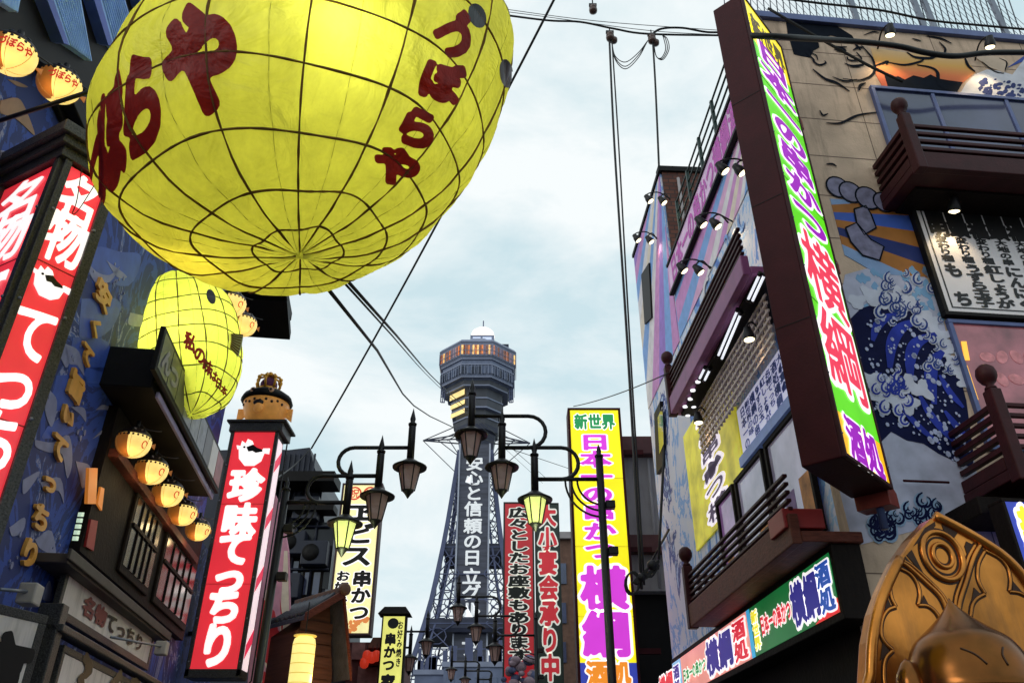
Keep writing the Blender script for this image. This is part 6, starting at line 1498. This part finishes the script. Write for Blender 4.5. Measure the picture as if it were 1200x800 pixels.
# ================================================================== street lamps
M_pane = skin_mat('lamp_pane', (.55, .36, .33, 1), .5, .2, em=.03, gloss=.12)
M_panelit = lit('lamp_pane_lit', rgb(230, 240, 140), .95, .15, 8)
def street_lamp(post, tips, Y, lit_last, label, group='black street lamps'):
    """post: (x, y_top) in the photo; tips: the lamp bodies from the outermost to the one nearest the post"""
    f = front(Y); px, py = f.hit(*post); t = thing('street_lamp', label, 'street lamp', f.P(px, 0, 0), group)
    sgn = 1 if f.hit(*tips[0])[0] < px else -1          # arms reach away from the post
    m = MB(); m.tube([f.P(px, 0, 0), f.P(px, 0, .9), f.P(px, 0, 1.0), f.P(px, 0, py)], [.09, .09, .055, .05], 12)
    m.lathe(f.P(px, 0, py), [(.055, 0), (.06, .03), (.03, .05), (.035, .1), (.0, .2)], 10); m.build('pole', M_iron, t)
    B = [Vector((*f.hit(*p), 0)) for p in tips]; heads = [b.y+.44 for b in B]
    r = .028
    for i, b in enumerate(B):
        m = MB(); zt_ = b.y+.30                              # where the arm meets the stem
        if i < len(B)-1:
            nx = B[i+1]; z2 = nx.y+.30; h = zt_-z2; xe = nx.x+sgn*.36*1.0; rr = h/2
            pts = [(b.x, zt_), (xe, zt_)]+[(xe+sgn*rr*math.sin(a), zt_-rr+rr*math.cos(a)) for a in [math.pi*k/10 for k in range(1, 10)]]+[(xe, z2), (nx.x, z2)]
        else: pts = [(b.x, zt_-.0), (px, zt_-.0)]
        m.tube([f.P(x, 0, z) for x, z in pts], r, 8); m.build('arm', M_iron, t)
        c = f.P(b.x, 0, b.y)
        m = MB(); m.lathe(c, [(.04, .62), (.05, .60), (.05, .12)][::-1], 10); m.lathe(c+Vector((0, 0, .62)), [(.055, 0), (.06, .03), (.03, .05), (.04, .10), (.0, .27)], 10)
        m.lathe(c, [(.13, .03), (.225, .005), (.23, .025), (.14, .075), (.06, .13), (.04, .14)], 20)
        m.lathe(c+Vector((0, 0, -.34)), [(.005, -.07), (.03, -.03), (.05, 0), (.075, .025), (.08, .04)], 12)
        for k in range(6):
            a = k*math.pi/3; d = Vector((math.cos(a), math.sin(a), 0)); m.tube([c+d*.15+Vector((0, 0, .02)), c+d*.082+Vector((0, 0, -.31))], .009, 5)
        ln = m.build('lantern', M_iron, t)
        m = MB(); m.lathe(c+Vector((0, 0, -.30)), [(.075, 0), (.142, .32)], 6, smooth=False); on = lit_last and i == len(B)-1
        m.build('glass', M_panelit if on else M_pane, ln)
        if on: point_lamp(t, 'lamp_glow', c+Vector((0, -.1, -.5)), 12, (.85, 1, .5), .1)
    m = MB()
    b = B[-1]; zt_ = b.y+.30; xa = b.x+sgn*.40
    for k in range(3): 
        R0 = abs(px-xa)*(1-.17*k); m.tube([f.P(px-sgn*(R0*math.cos(a)), 0, zt_-.02-R0*1.05*math.sin(a)) for a in [math.pi/2*j/10 for j in range(11)]], .014, 6)
    m.build('scroll_bracket', M_iron, t)
    m = MB()
    for dz, sd in ((.35, 1), (.95, 1)): m.box(f, px+sd*.05, px+sd*.17, -.06, .06, zt_-dz-.05, zt_-dz+.05)
    m.build('junction_box', M_iron, t, .01)
    return t
street_lamp((702, 536), [(552, 511), (588, 549), (627, 587)], 10.0, True, 'black street lamp with three stepped lanterns, before the tall yellow sign, lowest lantern lit')
street_lamp((335, 575), [(480, 549), (442, 583), (404, 615)], 10.0, True, 'black street lamp with three stepped lanterns, before the slim red column, lowest lantern lit')
street_lamp((628, 725), [(537, 713), (558, 736), (580, 759)], 20.7, False, 'farther black street lamp whose unlit lanterns hang in front of the tower lettering')
street_lamp((422, 765), [(500, 753), (480, 772), (461, 791)], 22.9, False, 'farther black street lamp with unlit lanterns before the small yellow capped sign')
street_lamp((575, 795), [(529, 785), (545, 796), (560, 806)], 31, False, 'farthest black street lamp, low against the foot of the tower')

# ================================================================== cables
def cable(name, label, pts, r, sag=0., group='overhead cables', seg=6):
    P_ = [Vector(p) for p in pts]
    if len(P_) == 2: P_ = [P_[0]+(P_[1]-P_[0])*t-Vector((0, 0, sag*4*t*(1-t))) for t in [k/16 for k in range(17)]]
    else: P_ = bezier(P_, 6)
    m = MB(); m.tube(P_, r, seg); o = m.build(name, M_wire, None, org=P_[0]); return tag(o, label, 'cable', group)
cable('cable', 'thick black cable passing behind the huge yellow fish down to the dark house', [atY(662, -25, 8.6), atY(365, 525, 19)], .022, .25)
cable('cable', 'black cable slanting from under the huge yellow fish to the lamp arms', [at(384, 338, 7.5), atY(530, 500, 30), atY(700, 560, 60)], .02)
cable('cable', 'thin upper cable of a close pair slanting toward the observation tower', [at(408, 330, 7.5), atY(535, 468, 34), atY(640, 560, 70)], .018)
cable('cable', 'thin lower cable of a close pair slanting toward the observation tower', [at(404, 332, 7.5), atY(528, 466, 34), atY(636, 566, 70)], .012)
cable('cable', 'dark cable running from the slim red column to the dark house roof', [atY(365, 525, 19), atY(345, 545, 18), atY(322, 562, 13.5)], .015)
YC = 13.6
cable('cable', 'twin drop cable, left strand of the nearer hanging pair above the grey building', [atY(714, 44, YC), atY(720, 170, YC), atY(735, 400, YC), atY(752, 690, YC)], .026)
cable('cable', 'twin drop cable, right strand of the nearer hanging pair above the grey building', [atY(717, 46, YC), atY(725, 170, YC), atY(738, 400, YC), atY(755, 685, YC)], .018)
cable('cable', 'single drop cable hanging in front of the lilac wing wall', [atY(765, 48, YC), atY(769, 120, YC), atY(776, 300, YC), atY(779, 480, YC), atY(772, 655, YC)], .024)
cable('cable', 'thin span wire, top one across the sky between yellow fish and maroon sign', [atY(570, 8, YC), atY(700, 25, YC), atY(860, 37, YC)], .009)
cable('cable', 'thin span wire just below the topmost one across the sky', [atY(570, 11, YC), atY(640, 20, YC), atY(760, 36, YC), atY(860, 42, YC)], .009)
cable('cable', 'thick span cable sagging across the sky with insulators hung from it', [atY(570, 15, YC), atY(640, 24, YC), atY(680, 26, YC), atY(720, 34, YC), atY(760, 40, YC), atY(860, 42, YC)], .028)
cable('cable', 'thick dark span cable bundled beside the other, near the maroon sign', [atY(762, 42, YC), atY(775, 34, YC), atY(800, 33, YC), atY(830, 38, YC), atY(862, 37, YC)], .03)
for k, (a, b_, c_) in enumerate(((716, 66, 72), (717, 70, 77), (718, 73, 80))):
    cable('cable_loop', ['slack cable loop, topmost of three between the two insulators', 'slack cable loop, middle of three between the two insulators', 'slack cable loop, lowest of three between the two insulators'][k], [atY(717, 50, YC), atY(721, 66+2*k, YC), atY(733, c_+1, YC), atY(748, 62+3*k, YC), atY(759, 48, YC)], .012, group='cable loops')
for k in range(3):
    cable('cable_loop', ['tight cable loop, outer of three right of the right insulator', 'tight cable loop, middle of three right of the right insulator', 'tight cable loop, inner of three right of the right insulator'][k], [atY(766, 50, YC), atY(769, 66, YC), atY(777-k, 70-k, YC), atY(784-2*k, 58, YC), atY(782-2*k, 46, YC), atY(776, 41, YC)], .012, group='cable loops')
for x, y, lab in ((715, 43, 'brown insulator pair at the head of the left drop cables'), (764, 46, 'brown insulator pair at the head of the single drop cable'), (695, 11, 'small brown insulator hanging at the top edge of the sky')):
    c = atY(x, y, YC); t = thing('insulator', lab, 'insulator', c, 'insulators')
    m = MB(); m.lathe(c, [(.04, -.14), (.1, -.1), (.11, -.03), (.06, 0), (.1, .04), (.09, .1), (.03, .13)], 14)
    if x != 695: m.lathe(c+Vector((.09, .05, -.05)), [(.03, -.12), (.09, -.08), (.1, 0), (.05, .04), (.03, .1)], 14)
    m.build('body', mat('brown_porcelain', (.10, .055, .045, 1), .25), t)
    m = MB(); m.tube([c+Vector((0, 0, .1)), c+Vector((0, 0, .34 if x != 695 else 1.2))], .016, 6); m.box(front(c.y, c.x), -.1, .1, -.03, .03, c.z+.12, c.z+.2); m.build('clamp', M_iron, t)
pole_c = atY(755, 672, YC); jb = thing('cable_joint', 'tangle of cable clamps and coils before the grey building', 'cable joint', pole_c)
m = MB()
for k in range(7):
    p = [atY(740+random.random()*8, 690-random.random()*12, YC), atY(748+random.random()*6, 672+random.random()*8, YC), atY(758+random.random()*8, 664+random.random()*12, YC), atY(772, 656+random.random()*10, YC)]; m.tube(bezier(p, 5), .02, 6)
for k in range(3): pe = [atY(742+8*math.cos(a)-k, 682+13*math.sin(a)+k, YC) for a in [i*.5 for i in range(14)]]; m.tube(pe, .014, 6)
m.build('coil', M_wire, jb)
m = MB(); m.ball(atY(764, 662, YC), .09, 10); m.ball(atY(752, 676, YC), .08, 10); m.box(FG, FG.hit(755, 672)[0]-.015, FG.hit(755, 672)[0]+.015, .0, 3.0, FG.hit(755, 672)[1]-.015, FG.hit(755, 672)[1]+.015); m.build('clamp', M_iron, jb)
z_ = RW.hit(783, 437, .66)
cable('cable', 'thin stay wire from top of yellow sign to the upper balcony ball', [atY(672, 476, 15.4), RW.P(z_[0], .66, z_[1])], .009, .06)
cable('cable', 'thick black cable sagging across the painted face mural', [atY(842, 40, YC), RF.P(-.6, .9, RF.hit(920, 46, .9)[1]), RF.P(RF.hit(990, 48, .6)[0], .6, RF.hit(990, 48, .6)[1])]+[RF.P(RF.hit(x, y, .5)[0], .5, RF.hit(x, y, .5)[1]) for x, y in ((1050, 54), (1085, 62), (1120, 66), (1160, 62), (1230, 62))], .036)
cable('cable', 'diagonal black cable crossing the painted face on the mural wall', [RF.P(RF.hit(x, y, .5)[0], .5, RF.hit(x, y, .5)[1]) for x, y in ((900, 10), (960, 45), (1020, 78), (1058, 96))], .02)
cable('cable', 'black cable with small clips strung along the rooftop mesh railing', [RF.P(RF.hit(x, y, .4)[0], .4, RF.hit(x, y, .4)[1]) for x, y in ((900, -4), (960, 4), (1030, 12), (1090, 24), (1150, 30), (1240, 38))], .016)
tt = thing('guy_rod', 'dark rod from the left edge to the huge yellow fish lantern', 'rod', at(0, 143, 4.9))
m = MB(); m.tube([at(-20, 148, 4.9), at(122, 102, 4.9)], .014, 8); m.build('rod', M_iron, tt)
cable('cable', 'thin looped wire hanging over the top of the red corner sign', [at(96, 196, 4.9), at(90, 235, 4.9), at(85, 250, 4.9), at(92, 246, 4.9), at(112, 215, 4.9)], .003)
bpy.data.objects.remove(_fo); bpy.data.curves.remove(_fc)
